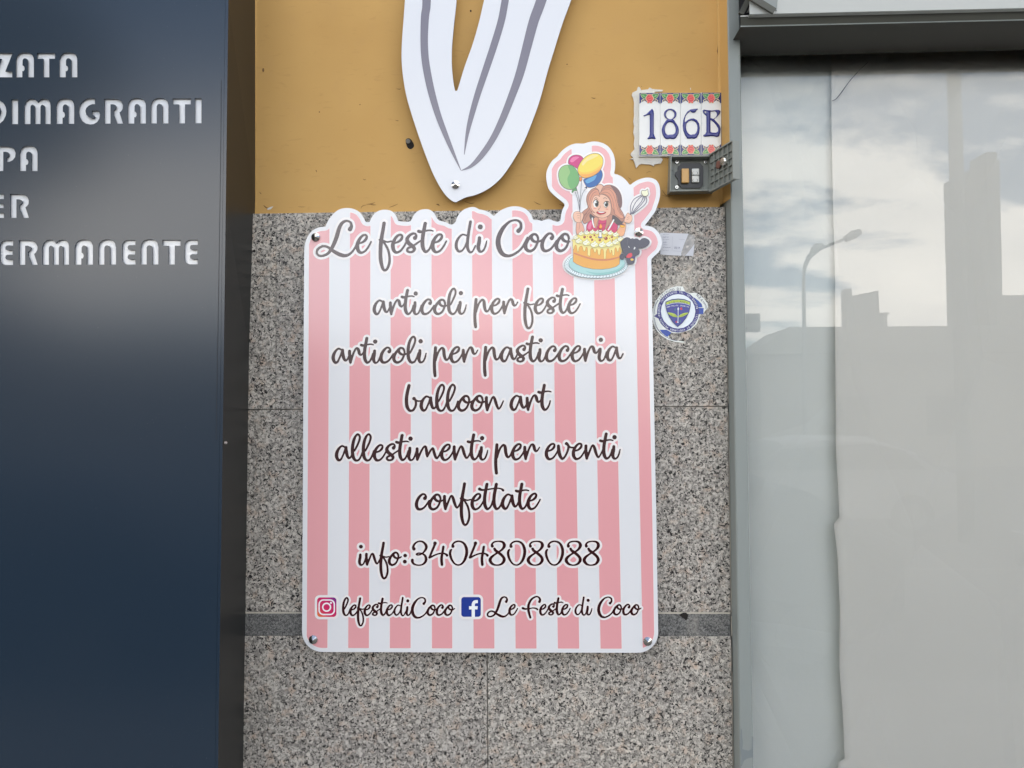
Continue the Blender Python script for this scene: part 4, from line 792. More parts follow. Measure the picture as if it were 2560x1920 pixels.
# ================================================================== dark sign cabinet on the left
Y_K = -.165
cab = thing('sign_cabinet', 'dark blue grey metal sign box with cut-out white capital letters', 'sign', P(560, 2100, Y_K))
ke = lambda y: 571 - y*.0128 - max(0, y-900)*.0012
ALPH = {
 'I': ([(0, 65), (116, 65), (116, 485), (0, 485)], 116),
 'M': ([(0, 485), (0, 180), (30, 105), (80, 66), (135, 55), (180, 64), (228, 105), (239, 122), (262, 90), (302, 62), (362, 56), (420, 78), (452, 120), (462, 180), (462, 485), (360, 485), (360, 200), (350, 175), (325, 160), (300, 170), (288, 195), (288, 485), (185, 485), (185, 190), (175, 170), (150, 158), (125, 170), (115, 195), (115, 485)], 462),
 'A': ([(0, 485), (0, 190), (20, 120), (65, 72), (130, 55), (185, 55), (250, 70), (290, 105), (310, 150), (315, 190), (315, 485), (207, 485), (207, 190), (190, 165), (160, 155), (135, 165), (120, 195), (120, 280), (145, 295), (155, 320), (155, 350), (140, 378), (115, 380), (115, 485)], 315),
 'G': ([(285, 60), (285, 155), (235, 155), (175, 180), (135, 220), (120, 270), (135, 330), (175, 375), (235, 398), (270, 390), (285, 370), (275, 350), (250, 340), (235, 320), (235, 262), (335, 262), (360, 290), (370, 335), (360, 400), (325, 455), (265, 490), (205, 497), (125, 480), (55, 430), (10, 350), (0, 270), (10, 190), (55, 115), (125, 70), (195, 52)], 370),
 'R': ([(0, 485), (0, 65), (180, 65), (250, 80), (300, 120), (323, 180), (320, 235), (295, 275), (265, 300), (325, 485), (225, 485), (180, 370), (160, 330), (160, 265), (185, 245), (205, 220), (210, 195), (190, 170), (155, 158), (110, 158), (110, 485)], 325),
 'D': ([(0, 65), (130, 65), (210, 90), (270, 130), (310, 200), (320, 265), (310, 340), (270, 420), (210, 470), (130, 485), (0, 485)], 320),
 'N': ([(0, 485), (0, 190), (20, 120), (65, 72), (130, 55), (185, 55), (245, 72), (290, 120), (306, 190), (306, 485), (200, 485), (200, 200), (185, 165), (150, 155), (120, 165), (105, 195), (105, 485)], 306),
 'T': ([(0, 65), (312, 65), (312, 165), (212, 165), (212, 485), (105, 485), (105, 165), (0, 165)], 312),
 'E': ([(231, 65), (90, 65), (40, 85), (8, 130), (0, 190), (0, 380), (10, 430), (45, 470), (95, 485), (231, 485), (231, 398), (130, 398), (105, 385), (97, 358), (105, 325), (130, 311), (225, 311), (225, 236), (130, 236), (105, 225), (97, 195), (105, 165), (130, 152), (231, 152)], 231),
 'P': ([(0, 485), (0, 65), (180, 65), (250, 80), (300, 120), (323, 180), (315, 250), (275, 300), (215, 328), (160, 330), (160, 265), (190, 245), (207, 215), (205, 185), (185, 165), (155, 158), (110, 158), (110, 485)], 323),
 'Z': ([(0, 65), (310, 65), (310, 85), (190, 385), (310, 385), (310, 485), (0, 485), (0, 465), (120, 165), (0, 165)], 310),
}
ROWS = [(305, 445, 0, [('Z', -33), ('A', 90), ('T', 213), ('A', 340)]),
        (572, 715.5, -.005, [('D', -70), ('I', 65), ('M', 137), ('A', 322), ('G', 452), ('R', 600), ('A', 735), ('N', 868), ('T', 995), ('I', 1122)]),
        (843, 985, 0, [('P', -18), ('A', 111)]), (1118, 1255, 0, [('E', -55), ('R', 58)]),
        (1385, 1526, -.003, [('E', -2), ('R', 108), ('M', 243), ('A', 430), ('N', 566), ('E', 703), ('N', 810), ('T', 936), ('E', 1062)])]
holes, isl = [], []
for tp, bt, slp, its in ROWS:
    for ch, x in its:
        pts, wd = ALPH[ch]; k = (bt-tp)/420
        tf = lambda pp: [((x+a/3.0)/2.3047, (tp+(b-65)*k+slp*(x+a/3.0))/2.3047) for a, b in pp]
        holes.append(tf(pts))
        if ch == 'D': isl.append(tf([(110, 165), (160, 165), (200, 200), (220, 260), (200, 335), (160, 385), (110, 385)]))
yk = [-160, 0, 500, 900, 1400, 1920, 2150]
outer = [(-420, -160)]+[(ke(y_)-8, y_) for y_ in yk]+[(-420, 2150)]
plate('front_panel', [outer]+holes+isl, Y_K, .003, M['cabinet'], cab)
# folded edge, side and back of the box
mb = MB()
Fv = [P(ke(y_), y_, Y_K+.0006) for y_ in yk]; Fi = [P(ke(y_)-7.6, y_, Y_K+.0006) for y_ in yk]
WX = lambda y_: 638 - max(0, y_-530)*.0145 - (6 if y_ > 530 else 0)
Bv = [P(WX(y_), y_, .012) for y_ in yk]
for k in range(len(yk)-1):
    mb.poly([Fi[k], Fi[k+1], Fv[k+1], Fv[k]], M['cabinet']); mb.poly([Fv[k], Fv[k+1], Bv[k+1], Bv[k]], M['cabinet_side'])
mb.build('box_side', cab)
o = plate('letter_backing', [[(-420, -160), (ke(-160)-20, -160), (ke(2150)-20, 2150), (-420, 2150)]], Y_K+.0050, .002, M['acrylic'], cab)
mb = MB(); a, b = P(565.2, 1112, Y_K), P(565.6, 1102, Y_K); mb.tube([P(564.6, 1107, Y_K+.001), P(564.6, 1107, Y_K-.004)], [.0036, .002], M['edge_grey'], 10); mb.build('rivet', cab)
p = Paint(Y_K-.0006, 0, 0, 1); p.stroke([(553, 200), (551.2, 400), (546.4, 720), (540, 1100)], new_mat('seam_line', (.012, .015, .02), .5), .9); p.build('edge_seam', cab)

# ================================================================== house number tiles
def unz(pts, o_, s_): return [(o_[0]+a/s_, o_[1]+b/s_) for a, b in pts]
NUM = {}
zA, zB = ((1590, 220), 8.727), ((1700, 220), 8.733)
NUM['1'] = ([unz([(350, 448), (385, 500), (392, 560), (390, 1000), (408, 1060), (435, 1100), (418, 1115), (340, 1105), (262, 1118), (245, 1105), (288, 1050), (300, 1000), (300, 585), (270, 590), (175, 618), (155, 600), (235, 565), (290, 505)], *zA)], [])
el = lambda cx, cy, rx, ry: [(cx+rx*math.cos(2*math.pi*k/28), cy+ry*math.sin(2*math.pi*k/28)) for k in range(28)]
NUM['8'] = ([unz(el(747, 572, 139, 122), *zA), list(map(tuple, crom(unz([(690, 680), (620, 760), (570, 860), (562, 950), (590, 1040), (640, 1105), (700, 1115), (745, 1106), (790, 1114), (850, 1105), (905, 1040), (935, 950), (925, 860), (870, 760), (800, 680)], *zA), True, 4)))],
            [unz(el(745, 580, 92, 98), *zA), list(map(tuple, crom(unz([(745, 748), (810, 770), (850, 840), (865, 920), (850, 980), (810, 1010), (745, 1015), (690, 1020), (650, 985), (632, 920), (645, 840), (685, 770)], *zA), True, 4)))])
NUM['6'] = ([unz([(395, 465), (385, 450), (310, 452), (230, 465), (160, 515), (105, 600), (70, 700), (58, 820), (70, 930), (110, 1030), (160, 1105), (220, 1108), (255, 1100), (310, 1112), (370, 1085), (415, 1000), (432, 880), (420, 780), (370, 700), (300, 662), (240, 665), (180, 690), (130, 730), (105, 740), (105, 690), (130, 600), (180, 540), (230, 510), (270, 540), (310, 540), (345, 520), (360, 490)], *zB)],
            [list(map(tuple, crom(unz([(265, 710), (330, 740), (370, 800), (380, 870), (365, 950), (330, 1000), (280, 1010), (240, 1020), (200, 1005), (160, 960), (135, 880), (140, 800), (175, 740), (220, 715)], *zB), True, 4)))])
NUM['B'] = ([unz([(495, 485), (520, 470), (590, 480), (700, 490), (800, 475), (860, 480), (885, 510), (870, 560), (820, 620), (745, 680), (800, 740), (860, 810), (888, 890), (880, 980), (850, 1055), (800, 1075), (740, 1055), (680, 1050), (620, 1060), (540, 1065), (505, 1045), (510, 1025), (550, 1005), (575, 960), (575, 610), (530, 570), (500, 530)], *zB)],
            [unz([(535, 505), (560, 505), (570, 550), (550, 550), (535, 530)], *zB), unz([(665, 518), (760, 505), (800, 540), (805, 590), (780, 640), (728, 675), (668, 650)], *zB), unz([(665, 695), (730, 740), (790, 810), (830, 880), (830, 940), (790, 975), (700, 970), (665, 955)], *zB)])
GLZ = new_mat('white_glaze', (.74, .745, .72), .08, 0, .5); q = NB(GLZ); q.bump(q.noise(130, 3, .5, 0, q.pos()), .12, .002)
COB = new_mat('cobalt_glaze', (.03, .035, .20), .1, 0, .5); CER = new_mat('tile_clay', (.50, .46, .38), .8)
NAVY = ink((34, 40, 105), 1, .1); RED = ink((206, 62, 62), 1, .1); LEAF = ink((66, 132, 76), 1, .1); CREAM = ink((222, 206, 160), 1, .1); VINE = ink((100, 66, 62), 1, .1); LEAFL = ink((160, 200, 120), 1, .1); GLZP = ink((222, 222, 216), 1, .1)
Y_T = Y_PL-.0095
def rose_band(p, x0, x1, y0, y1, flip):
    """painted band: navy ground, two leaves, one red rose, brown scrolls; u,v in 0..1, v=0 at the outer edge"""
    W_, H_ = x1-x0, y1-y0
    U = lambda pts: [(x0+a*W_, (y1-b*H_) if flip else (y0+b*H_)) + tuple(r[2:3]) for r in pts for a, b in [r[:2]]]
    p.poly(U([(0, 0), (1, 0), (1, 1), (.93, .93), (.85, .8), (.72, .72), (.6, .95), (.4, .95), (.28, .72), (.15, .8), (.07, .93), (0, 1)]), NAVY, False)
    for s_ in (0, 1):
        mx_ = lambda pts: [((1-a if s_ else a),)+tuple(r) for a, *r in pts]
        p.poly(U(mx_([(.06, .1), (.2, .08), (.34, .1), (.4, .3), (.36, .52), (.25, .56), (.13, .42)])), LEAF, True, CREAM, .9*p.sc)
        p.stroke(U(mx_([(.12, .2, 1.1*p.sc), (.22, .3, 1.1*p.sc), (.33, .42, .6*p.sc)])), LEAFL); p.stroke(U(mx_([(.2, .18, .9*p.sc), (.22, .3, .9*p.sc), (.15, .34, .5*p.sc)])), LEAFL)
        p.stroke(U(mx_([(.12, .86, 1.6*p.sc), (.1, .72, 1.6*p.sc), (.18, .62, 1.6*p.sc), (.24, .72, 1.4*p.sc), (.18, .8, 1.2*p.sc)])), CREAM)
        p.stroke(U(mx_([(.22, .62, 2.4*p.sc), (.3, .72, 2.2*p.sc), (.36, .66, 2*p.sc)])), VINE); p.stroke(U(mx_([(.06, .95, 1.4*p.sc), (.16, .84, 1.6*p.sc), (.26, .94, 1.2*p.sc)])), GLZP)
    p.poly(U([(.5, .12), (.6, .16), (.64, .3), (.69, .42), (.68, .62), (.62, .78), (.62, .92), (.56, .97), (.5, .9), (.44, .97), (.38, .92), (.38, .78), (.32, .62), (.31, .42), (.36, .3), (.4, .16)]), RED, True, CREAM, 1.0*p.sc)
    RL = ink((236, 128, 112), 1, .1)
    for s_ in ([(.5, .3), (.6, .36), (.62, .52), (.52, .62), (.42, .56), (.42, .44), (.5, .4), (.55, .48)], [(.36, .34), (.34, .55), (.4, .75), (.5, .82)], [(.5, .82), (.62, .74), (.67, .52), (.62, .3)], [(.42, .22), (.5, .26), (.58, .22)]): p.stroke([(a, b, .8*p.sc) for a, b in U(s_)], RL)
tiles = [('1', 300, 571.5, 'white ceramic tile with raised blue numeral 1 beside the putty'), ('8', 572.5, 833, 'white ceramic tile with raised blue numeral 8 and roses'), ('6', 834.5, 1103, 'white ceramic tile with raised blue numeral 6 above the switch box'), ('B', 1104.2, 1366, 'white ceramic tile with raised blue letter B near the frame')]
for k, (ch, xa, xb, lab) in enumerate(tiles):
    t0, t1 = 268+(-3 if ch == 'B' else 0), 1092-k*3
    xa, xb = 1540+xa/5.184, 1540+xb/5.184; ya, yb = 180+t0/5.184, 180+t1/5.184
    th = thing('number_tile', lab, 'house number', P((xa+xb)/2, yb, Y_T+.008), 'house number tiles')
    mb = MB(); f = [P(xa, ya, Y_T), P(xa, yb, Y_T), P(xb, yb, Y_T), P(xb, ya, Y_T)]
    mb.prism(f, (0, .0092, 0), GLZ)
    es = [e for e in mb.bm.edges if all(abs(v.co.y-Y_T) < 1e-5 for v in e.verts)]; bmesh.ops.bevel(mb.bm, geom=es, offset=.0011, segments=2, affect='EDGES')
    mb.build('tile_body', th)
    pos, neg = NUM[ch]; allp = np.vstack([np.array(a) for a in pos])
    fn = Field(allp[:, 0].min()-2, allp[:, 1].min()-2, allp[:, 0].max()+2, allp[:, 1].max()+2, .5)
    for a in pos: fn.polygon(a)
    for a in neg: fn.polygon(a, True)
    V, F = fn.mesh(runs=False)
    ix = np.clip(((V[:, 0]-fn.x0)/fn.h), 0, fn.nx-1.001); iy = np.clip(((V[:, 1]-fn.y0)/fn.h), 0, fn.ny-1.001); i0, j0 = ix.astype(int), iy.astype(int); fx, fy = ix-i0, iy-j0
    val = fn.f[j0, i0]*(1-fx)*(1-fy)+fn.f[j0, i0+1]*fx*(1-fy)+fn.f[j0+1, i0]*(1-fx)*fy+fn.f[j0+1, i0+1]*fx*fy
    hgt = .0024*np.sqrt(np.clip(-val/3.6, 0, 1))
    mk('raised_numeral' if ch != 'B' else 'raised_letter', PA(V, Y_T-.0003-hgt), F, COB, th, smooth=True)
    for fl2, (ra, rb) in ((False, (ya+.6, ya+27.5)), (True, (yb-28.5, yb-2.0))):
        p = Paint(Y_T-.0002, 0, 0, 1); rose_band(p, xa+.8, xb-.8, ra, rb, fl2); p.build('rose_border', th)

# ================================================================== switch box with open lid
zb = lambda a, b, y: P(1540+a/5.184, 180+b/5.184, y)
Y_B = -.034
sw = thing('switch_box', 'grey weatherproof switch box with its ribbed lid hanging open', 'switch box', zb(960, 1585, Y_PL))
mb = MB()
ou = [(708, 1078), (1258, 1070), (1264, 1535), (700, 1548)]; inn = [(722, 1100), (1226, 1094), (1230, 1520), (714, 1532)]
of = [zb(a, b, Y_B) for a, b in ou]; inf = [zb(a, b, Y_B) for a, b in inn]
ob_ = [zb(a, b, Y_PL+.001) for a, b in [(682, 1094), (1240, 1086), (1246, 1580), (662, 1592)]]
Y_BI = -.012; ib = [Vector((v.x, Y_BI, v.z)) for v in inf]
for k in range(4):
    n_ = (k+1) % 4
    mb.poly([of[k], of[n_], inf[n_], inf[k]], M['box_grey']); mb.poly([of[k], ob_[k], ob_[n_], of[n_]], M['box_grey']); mb.poly([inf[k], inf[n_], ib[n_], ib[k]], M['box_grey'])
mb.poly(ib, M['box_grey'])
mb.build('housing', sw)
mb = MB(); oc = [(850, 1178), (1088, 1178), (1130, 1222), (1130, 1462), (1092, 1502), (850, 1502), (808, 1450), (808, 1392), (770, 1345), (768, 1305), (808, 1270), (808, 1222)]
mb.prism([zb(a, b, Y_BI-.004) for a, b in oc], (0, .0035, 0), M['black']); mb.build('insert', sw)
mb = MB(); s_ = 1.70/FPX
def bxp(mb, a0, b0, a1, b1, y, t, m_, bev): lo, hi = zb(a0, b1, y), zb(a1, b0, y); mb.box((lo.x, y-t, lo.z), (hi.x, y, hi.z), m_, bev)
bxp(mb, 846, 1262, 938, 1448, Y_BI-.0042, .008, M['amber'], .0018); o = mb.build('rocker', sw); o.data.polygons.foreach_set('use_smooth', [False]*len(o.data.polygons))
for b0, b1 in ((1260, 1345), (1353, 1438)):
    mb = MB(); bxp(mb, 980, b0, 1070, b1, Y_BI-.0042, .006, M['white_pl'], .0012); bo = mb.build('push_button', sw)
    p = Paint(Y_BI-.0104, 1540, 180, 5.184); cy_ = (b0+b1)/2+8
    for sg in (-1, 1): p.stroke([(1025+sg*22, cy_-20, 5), (1025+sg*34, cy_, 5), (1025+sg*22, cy_+18, 5)], M['black'])
    p.build('arrow_mark', bo)
for a, b in ((787, 1170), (1157, 1170), (785, 1498)):
    c = zb(a, b, Y_BI-.0005); mb = MB(); mb.tube([c, c+Vector((0, -.003, 0)), c+Vector((0, -.0036, 0))], [.0042, .0042, .0034], M['steel'], 16)
    d_ = .0011
    mb.box(c+Vector((-d_*2, -.0040, -d_*.8)), c+Vector((d_*2, -.00362, d_*.8)), M['black']); mb.box(c+Vector((-d_*.8, -.00405, -d_*2)), c+Vector((d_*.8, -.00365, d_*2)), M['black']); mb.build('box_screw', sw)
mb = MB(); c = zb(1160, 1503, Y_BI-.0003); mb.tube([c, c+Vector((0, -.0022, 0))], .004, M['box_grey'], 14); mb.build('screw_post', sw); mb = MB(); c = zb(735, 1258, Y_BI-.0003); mb.tube([c, c+Vector((0, -.0012, 0))], .0038, M['box_grey'], 14); mb.build('screw_post', sw)
# lid: hinged at the right edge, swung out towards the street
hp, hb = zb(1232, 1100, Y_B-.001), zb(1232, 1532, Y_B-.001)
u = Vector((.028, -.088, 0)); Lw = u.length; u.normalize(); nrm = Vector((u.y, -u.x, 0))      # nrm points to the left: the inner face
nrm = Vector((-u.y, u.x, 0)); nrm = -nrm if nrm.x > 0 else nrm
zt_, zb_ = hp.z, hb.z; H = zt_-zb_
def lidpt(a, h, d): return Vector((hp.x, hp.y, 0))+u*a+nrm*d+Vector((0, 0, h))
mb = MB()
def lbox(a0, a1, h0, h1, d0, d1, m_): mb.prism([lidpt(a0, h0, d0), lidpt(a1, h0, d0), lidpt(a1, h1, d0), lidpt(a0, h1, d0)], nrm*(d1-d0), m_)
lbox(0, Lw, zb_-.002, zt_+.002, -.003, 0, M['box_grey'])
lbox(Lw, Lw+.003, zb_-.003, zt_+.003, -.010, .006, M['box_grey'])
lbox(0, Lw, zt_+.0022, zt_+.0048, -.0028, .006, M['box_grey']); lbox(0, Lw, zb_-.0048, zb_-.0022, -.0028, .006, M['box_grey'])
mb.build('lid', sw)
mb = MB()
for k in range(1, 5): lbox(Lw*k/5-.0009, Lw*k/5+.0009, zb_-.002, zt_+.002, .0002, .0048, M['box_grey'])
for k in range(1, 5): lbox(.0005, Lw-.0005, zb_+H*k/5-.0009, zb_+H*k/5+.0009, .0003, .0042, M['box_grey'])
mb.build('lid_ribs', sw)
mb = MB(); c = lidpt(Lw*.72, zb_+H*.56, .002); mb.tube([c, c+nrm*.012], .008, M['steel'], 16); mb.build('lock_cylinder', sw)
mb = MB(); c = lidpt(Lw*.40, zb_+H*.60, .002); mb.tube([c, c+nrm*.004, c+nrm*.0045], [.009, .009, .006], M['rust'], 12); mb.build('rusty_cap', sw)

# ================================================================== stickers
stk = thing('round_sticker', 'torn round blue and white security sticker with winged shield on granite', 'sticker', P(1696, 858, Y_GR))
p = Paint(Y_GR-.0007, 1630, 710, 10.367)
SW = ink((226, 230, 226)); SN = ink((34, 33, 118)); SB = ink((24, 66, 158)); LIM = ink((176, 196, 62)); SHN = ink((50, 54, 142))
p.poly([(800, 62), (650, 55), (500, 90), (350, 170), (200, 300), (90, 450), (20, 650), (5, 850), (40, 1030), (120, 1200), (240, 1340), (400, 1440), (600, 1500), (780, 1522), (885, 1505), (780, 1482), (620, 1462), (520, 1440), (430, 1372), (440, 1310), (500, 1262), (700, 1275), (1000, 1190), (1150, 1050), (1225, 880), (1250, 785), (1320, 790), (1380, 690), (1420, 650), (1455, 600), (1440, 500), (1330, 360), (1220, 270), (1120, 225), (960, 235), (860, 190), (820, 110)], SW, False)
for pts in ([(165, 420, 12), (85, 570, 12), (60, 780, 12)], [(62, 880, 12), (100, 1060, 12), (200, 1230, 14), (350, 1360, 14), (520, 1440, 16), (660, 1470, 8)], [(1330, 440, 12), (1400, 560, 12), (1410, 640, 10)], [(150, 410, 7), (50, 600, 7), (38, 840, 7), (90, 1090, 7), (240, 1290, 7)], [(1310, 455, 7), (1380, 570, 7), (1385, 640, 7)]): p.stroke(pts, ink((60, 66, 96)))
p.poly([(200, 1185), (380, 1185), (505, 1258), (440, 1330), (400, 1372), (330, 1330), (250, 1260)], SB, False); p.poly([(1080, 340), (1200, 430), (1290, 520), (1310, 605), (1190, 605), (1160, 480)], SB, False); p.poly([(1190, 620), (1340, 620), (1330, 782), (1190, 782)], SB, False)
p.poly([(50, 835), (150, 755), (165, 895)], SN, False)
p.ell(675, 712, 546, 546, SN); p.ell(677, 708, 447, 447, ink((224, 232, 238)))
TXW = ink((214, 218, 232))
def ringtext(txt, cx, cy, r_, a0, a1, size, m_):
    for k, ch in enumerate(txt):
        if ch == ' ': continue
        a = a0+(a1-a0)*k/(len(txt)-1); p.text(ch, cx+r_*math.cos(R(a)), cy+r_*math.sin(R(a)), size, m_, a+90, .95)
ringtext('PRONTO INTERVENTO', 675, 712, 498, 168, 264, 50, TXW); ringtext('TEL. 081-8995778', 675, 712, 498, 275, 350, 50, TXW)
ringtext('ISTITUTO DI VIGILANZA', 675, 712, 498, 370, 472, 50, TXW); ringtext('PRIVATA -', 675, 712, 498, 484, 524, 50, TXW)
TXD = ink((58, 64, 92)); ringtext('ISTITUTO DI', 735, 790, 668, 217, 270, 62, TXD); ringtext('NZA', 735, 790, 668, 312, 326, 62, TXD)
p.poly([(360, 460), (520, 400), (680, 385), (840, 400), (995, 465), (995, 560), (960, 720), (880, 880), (780, 1010), (665, 1110), (540, 990), (450, 850), (385, 700), (355, 560)], SHN, False, ink((34, 36, 92)), 16)
p.poly([(375, 470), (520, 420), (680, 405), (840, 420), (985, 475), (978, 540), (840, 492), (680, 477), (520, 492), (370, 535)], LIM, False); p.stroke([(366, 552, 10), (520, 506, 10), (680, 490, 10), (840, 506, 10), (985, 556, 10)], TXW)
for k, ch in enumerate('VIGILANZA'): u_ = -4+k; p.text(ch, 680+u_*56, 452+abs(u_)**2*2.4, 52, ink((70, 78, 50)), u_*3)
for k, ch in enumerate('NEW POLICE SECURITY'):
    u_ = -9+k
    if ch != ' ': p.text(ch, 672+u_*31, 556+u_*u_*.55, 34, TXW, u_*1.6)
p.poly([(665, 858), (560, 850), (460, 800), (410, 740), (500, 745), (600, 780), (650, 830)], LIM); p.poly([(680, 858), (780, 850), (880, 800), (940, 745), (850, 750), (750, 785), (695, 830)], LIM)
for s_ in ([(650, 835), (560, 805), (460, 770)], [(650, 848), (570, 835), (490, 805)], [(695, 835), (780, 808), (890, 770)], [(695, 848), (770, 838), (850, 808)]): p.stroke(s_, ink((110, 128, 50)), 8)
p.stroke([(678, 640, 18), (676, 860, 16), (670, 1000, 18)], TXW); p.poly([(678, 592), (704, 650), (678, 692), (654, 650)], TXW, False); p.poly([(670, 955), (695, 1005), (645, 1005)], TXW, False)
p.ell(758, 640, 28, 38, ink((190, 50, 80))); p.ell(604, 660, 24, 30, ink((50, 105, 125))); p.ell(632, 980, 22, 22, ink((190, 50, 80))); p.ell(730, 965, 20, 25, ink((50, 105, 125)))
p.build('printed_face', stk)
lab = thing('paper_label', 'torn whitish paper label with faint printed lines, beside the cartoon corner', 'label', P(1694, 640, Y_GR))
p = Paint(Y_GR-.0006, 1640, 560, 16.59)
PW = ink((206, 208, 214), 1, .6)
mt = bpy.data.materials.new('film_residue'); mt.use_nodes = True; t = mt.node_tree; b_ = t.nodes['Principled BSDF']; b_.inputs['Base Color'].default_value = (.8, .8, .8, 1); b_.inputs['Alpha'].default_value = .35; b_.inputs['Roughness'].default_value = .5
p.poly([(1340, 400), (1590, 500), (1590, 850), (1540, 1330), (1050, 1310), (1100, 900)], mt, False)
p.poly([(160, 380), (290, 362), (620, 370), (1350, 402), (1270, 600), (1200, 760), (1130, 950), (1060, 1150), (1045, 1318), (700, 1300), (480, 1290), (180, 1262)], PW, False); p.poly([(1590, 830), (1585, 1000), (1540, 1330), (1200, 1312), (1330, 1180), (1480, 990)], PW, False)
FT = ink((120, 122, 145), 1, .6); FT2 = ink((164, 166, 178), 1, .6); rnd = random.Random(9)
for y, x1_, m_ in ((435, 510, FT2), (545, 525, FT), (640, 515, FT2), (755, 440, FT), (860, 470, FT2), (970, 570, FT), (1095, 515, FT2)):
    x = 290
    while x < x1_:
        w_ = rnd.uniform(18, 38); p.stroke([(x, y+rnd.uniform(-18, 18)), (x+w_*.6, y+rnd.uniform(-18, 18)), (x+w_, y+rnd.uniform(-16, 16))], m_, 13); x += w_+rnd.uniform(6, 16)
p.stroke([(680, 520), (665, 1110)], FT2, 7); p.stroke([(960, 635), (1190, 645)], FT2, 9); p.stroke([(720, 1115), (1040, 1135)], FT2, 9)
p.text('333 19', 875, 985, 78, FT, 1.5, .8)
p.build('paper', lab)

# ================================================================== shop window
win = thing('shop_window', 'tall shop window in a worn grey metal frame, papered over inside', 'window', P(1850, 2200, FR_Y))
fr_r = lambda y: 1849 + y*.0184
ysw = [-60, 200, 600, 1000, 1400, 1920, 2600]
mb = MB()
X0 = [P(fl(y_), y_, FR_Y) for y_ in ysw]; X1 = [P(fr_r(y_), y_, FR_Y) for y_ in ysw]
for pA in (X0, X1): pA[0].z = 2.95; pA[-1].z = .02
def strip(mb, A, B, m_):
    for k in range(len(A)-1): mb.poly([A[k], A[k+1], B[k+1], B[k]], m_)
bk = lambda A, y, dx=0: [Vector((v.x+dx, y, v.z)) for v in A]
bev = .0025
X0f = [v+Vector((bev, 0, 0)) for v in X0]; X0s = bk(X0, FR_Y+bev); X1f = [v-Vector((bev, 0, 0)) for v in X1]; X1s = bk(X1, FR_Y+bev)
strip(mb, X0f, X1f, M['alu']); strip(mb, X0s, X0f, M['alu']); strip(mb, bk(X0, .06), X0s, M['alu']); strip(mb, X1f, X1s, M['alu']); strip(mb, X1s, bk(X1, .06), M['alu'])
xr = 4.6
mb.box((xr, FR_Y, .02), (xr+.12, .06, 2.95), M['alu']); mb.box((X1[0].x+.001, FR_Y+.01, .02), (xr-.001, .06, .22), M['alu']); mb.box((X1[0].x+.001, FR_Y+.01, 2.55), (xr-.001, .06, 2.94), M['alu_dark_shaded'])
mb.build('frame', win)
p = Paint(FR_Y-.0003, 1620, 1480, 3.77)
p.poly([(876, 1285), (886, 1300), (888, 1360), (896, 1420), (888, 1480), (920, 1490), (950, 1495), (976, 1480), (978, 1360), (990, 1362), (992, 1560), (972, 1560), (930, 1572), (905, 1590), (885, 1640), (872, 1640), (880, 1560), (872, 1500), (866, 1430), (870, 1380)], M['alu_peel'], False); p.build('peeled_paint', win)
gx0, gx1 = X1[0].x-.004, xr+.02
mk('glass', [(gx0, GLASS_Y, .2), (gx1, GLASS_Y, .2), (gx1, GLASS_Y, 2.6), (gx0, GLASS_Y, 2.6)], [(0, 1, 2, 3)], M['glass'], win)
# unlit room behind the paper
mb = MB(); x0_, x1_ = X1[0].x-.03, xr+.05
mb.poly([(x0_, .9, 0), (x1_, .9, 0), (x1_, .9, 3), (x0_, .9, 3)], M['dark_in']); mb.poly([(x0_, .06, 3), (x1_, .06, 3), (x1_, .9, 3), (x0_, .9, 3)], M['dark_in']); mb.poly([(x0_, .06, 0), (x0_, .9, 0), (x0_, .9, 3), (x0_, .06, 3)], M['dark_in']); mb.poly([(x1_, .06, 0), (x1_, .06, 3), (x1_, .9, 3), (x1_, .9, 0)], M['dark_in'])
mb.build('dark_room', win)
# two sheets of paper: seam traced, the right one lifts off at its left edge
SEAM = [(2077.8, 81), (2079, 324), (2082, 492), (2087.7, 695), (2088.5, 900), (2089.8, 1121), (2096.5, 1244), (2098.4, 1293), (2084.5, 1309), (2086, 1325), (2093.4, 1386), (2099.6, 1515), (2098.4, 1668), (2107.6, 1791), (2111.9, 1896), (2096, 1906), (2094, 2100), (2098, 2500)]
sy = np.array([a[1] for a in SEAM]); sxv = np.array([a[0] for a in SEAM])
seam = lambda y: float(np.interp(y, sy, sxv))
def paper_sheet(name, label, mat, left, right, ybase, lift, nx=26):
    rows = [84, 96, 106, 114, 122, 130, 136, 142, 148, 154, 160, 166, 172, 178, 184, 190, 196, 204, 230, 324, 420, 492, 600, 695, 800, 900, 1010, 1121, 1180, 1244, 1293, 1301, 1309, 1325, 1386, 1450, 1515, 1600, 1668, 1730, 1791, 1850, 1896, 1906, 2000, 2100, 2300, 2500]
    curl = lambda y: 0 if y > 196 else ((min(y, 196)-196)/-44)**1.5*.085  # curl added so the sheet's top falls into shade below the housing
    V = []
    for y in rows:
        a, b = left(y), right(y)
        for k in range(nx+1):
            t_ = k/nx; wv = .0016*math.sin(y*.006+t_*7)+.0012*math.sin(y*.013-t_*13)
            V.append(tuple(P(a+(b-a)*t_**1.6, y, ybase+wv-lift(y)*math.exp(-t_*(b-a)/42)+curl(y))))
    F = [[j*(nx+1)+k, (j+1)*(nx+1)+k, (j+1)*(nx+1)+k+1, j*(nx+1)+k+1] for j in range(len(rows)-1) for k in range(nx)]
    o = mk(name, V, F, mat, smooth=True); return tag(o, label, 'paper', 'sheets of paper inside the window')
paper_sheet('paper_sheet', 'narrow greenish white paper sheet behind the glass, next to the frame', M['paper_l'], lambda y: 1836+y*.018, lambda y: seam(y)+60, .063, lambda y: 0)
shr = paper_sheet('paper_sheet', 'wide creamy white paper sheet with a lifting torn edge', M['paper_r'], seam, lambda y: 3900, .0462, lambda y:   .0005+.018*min(1, max(0, (y-650)/500)), 40)
p = Paint(.0400, 1800, 0, 1.7276)
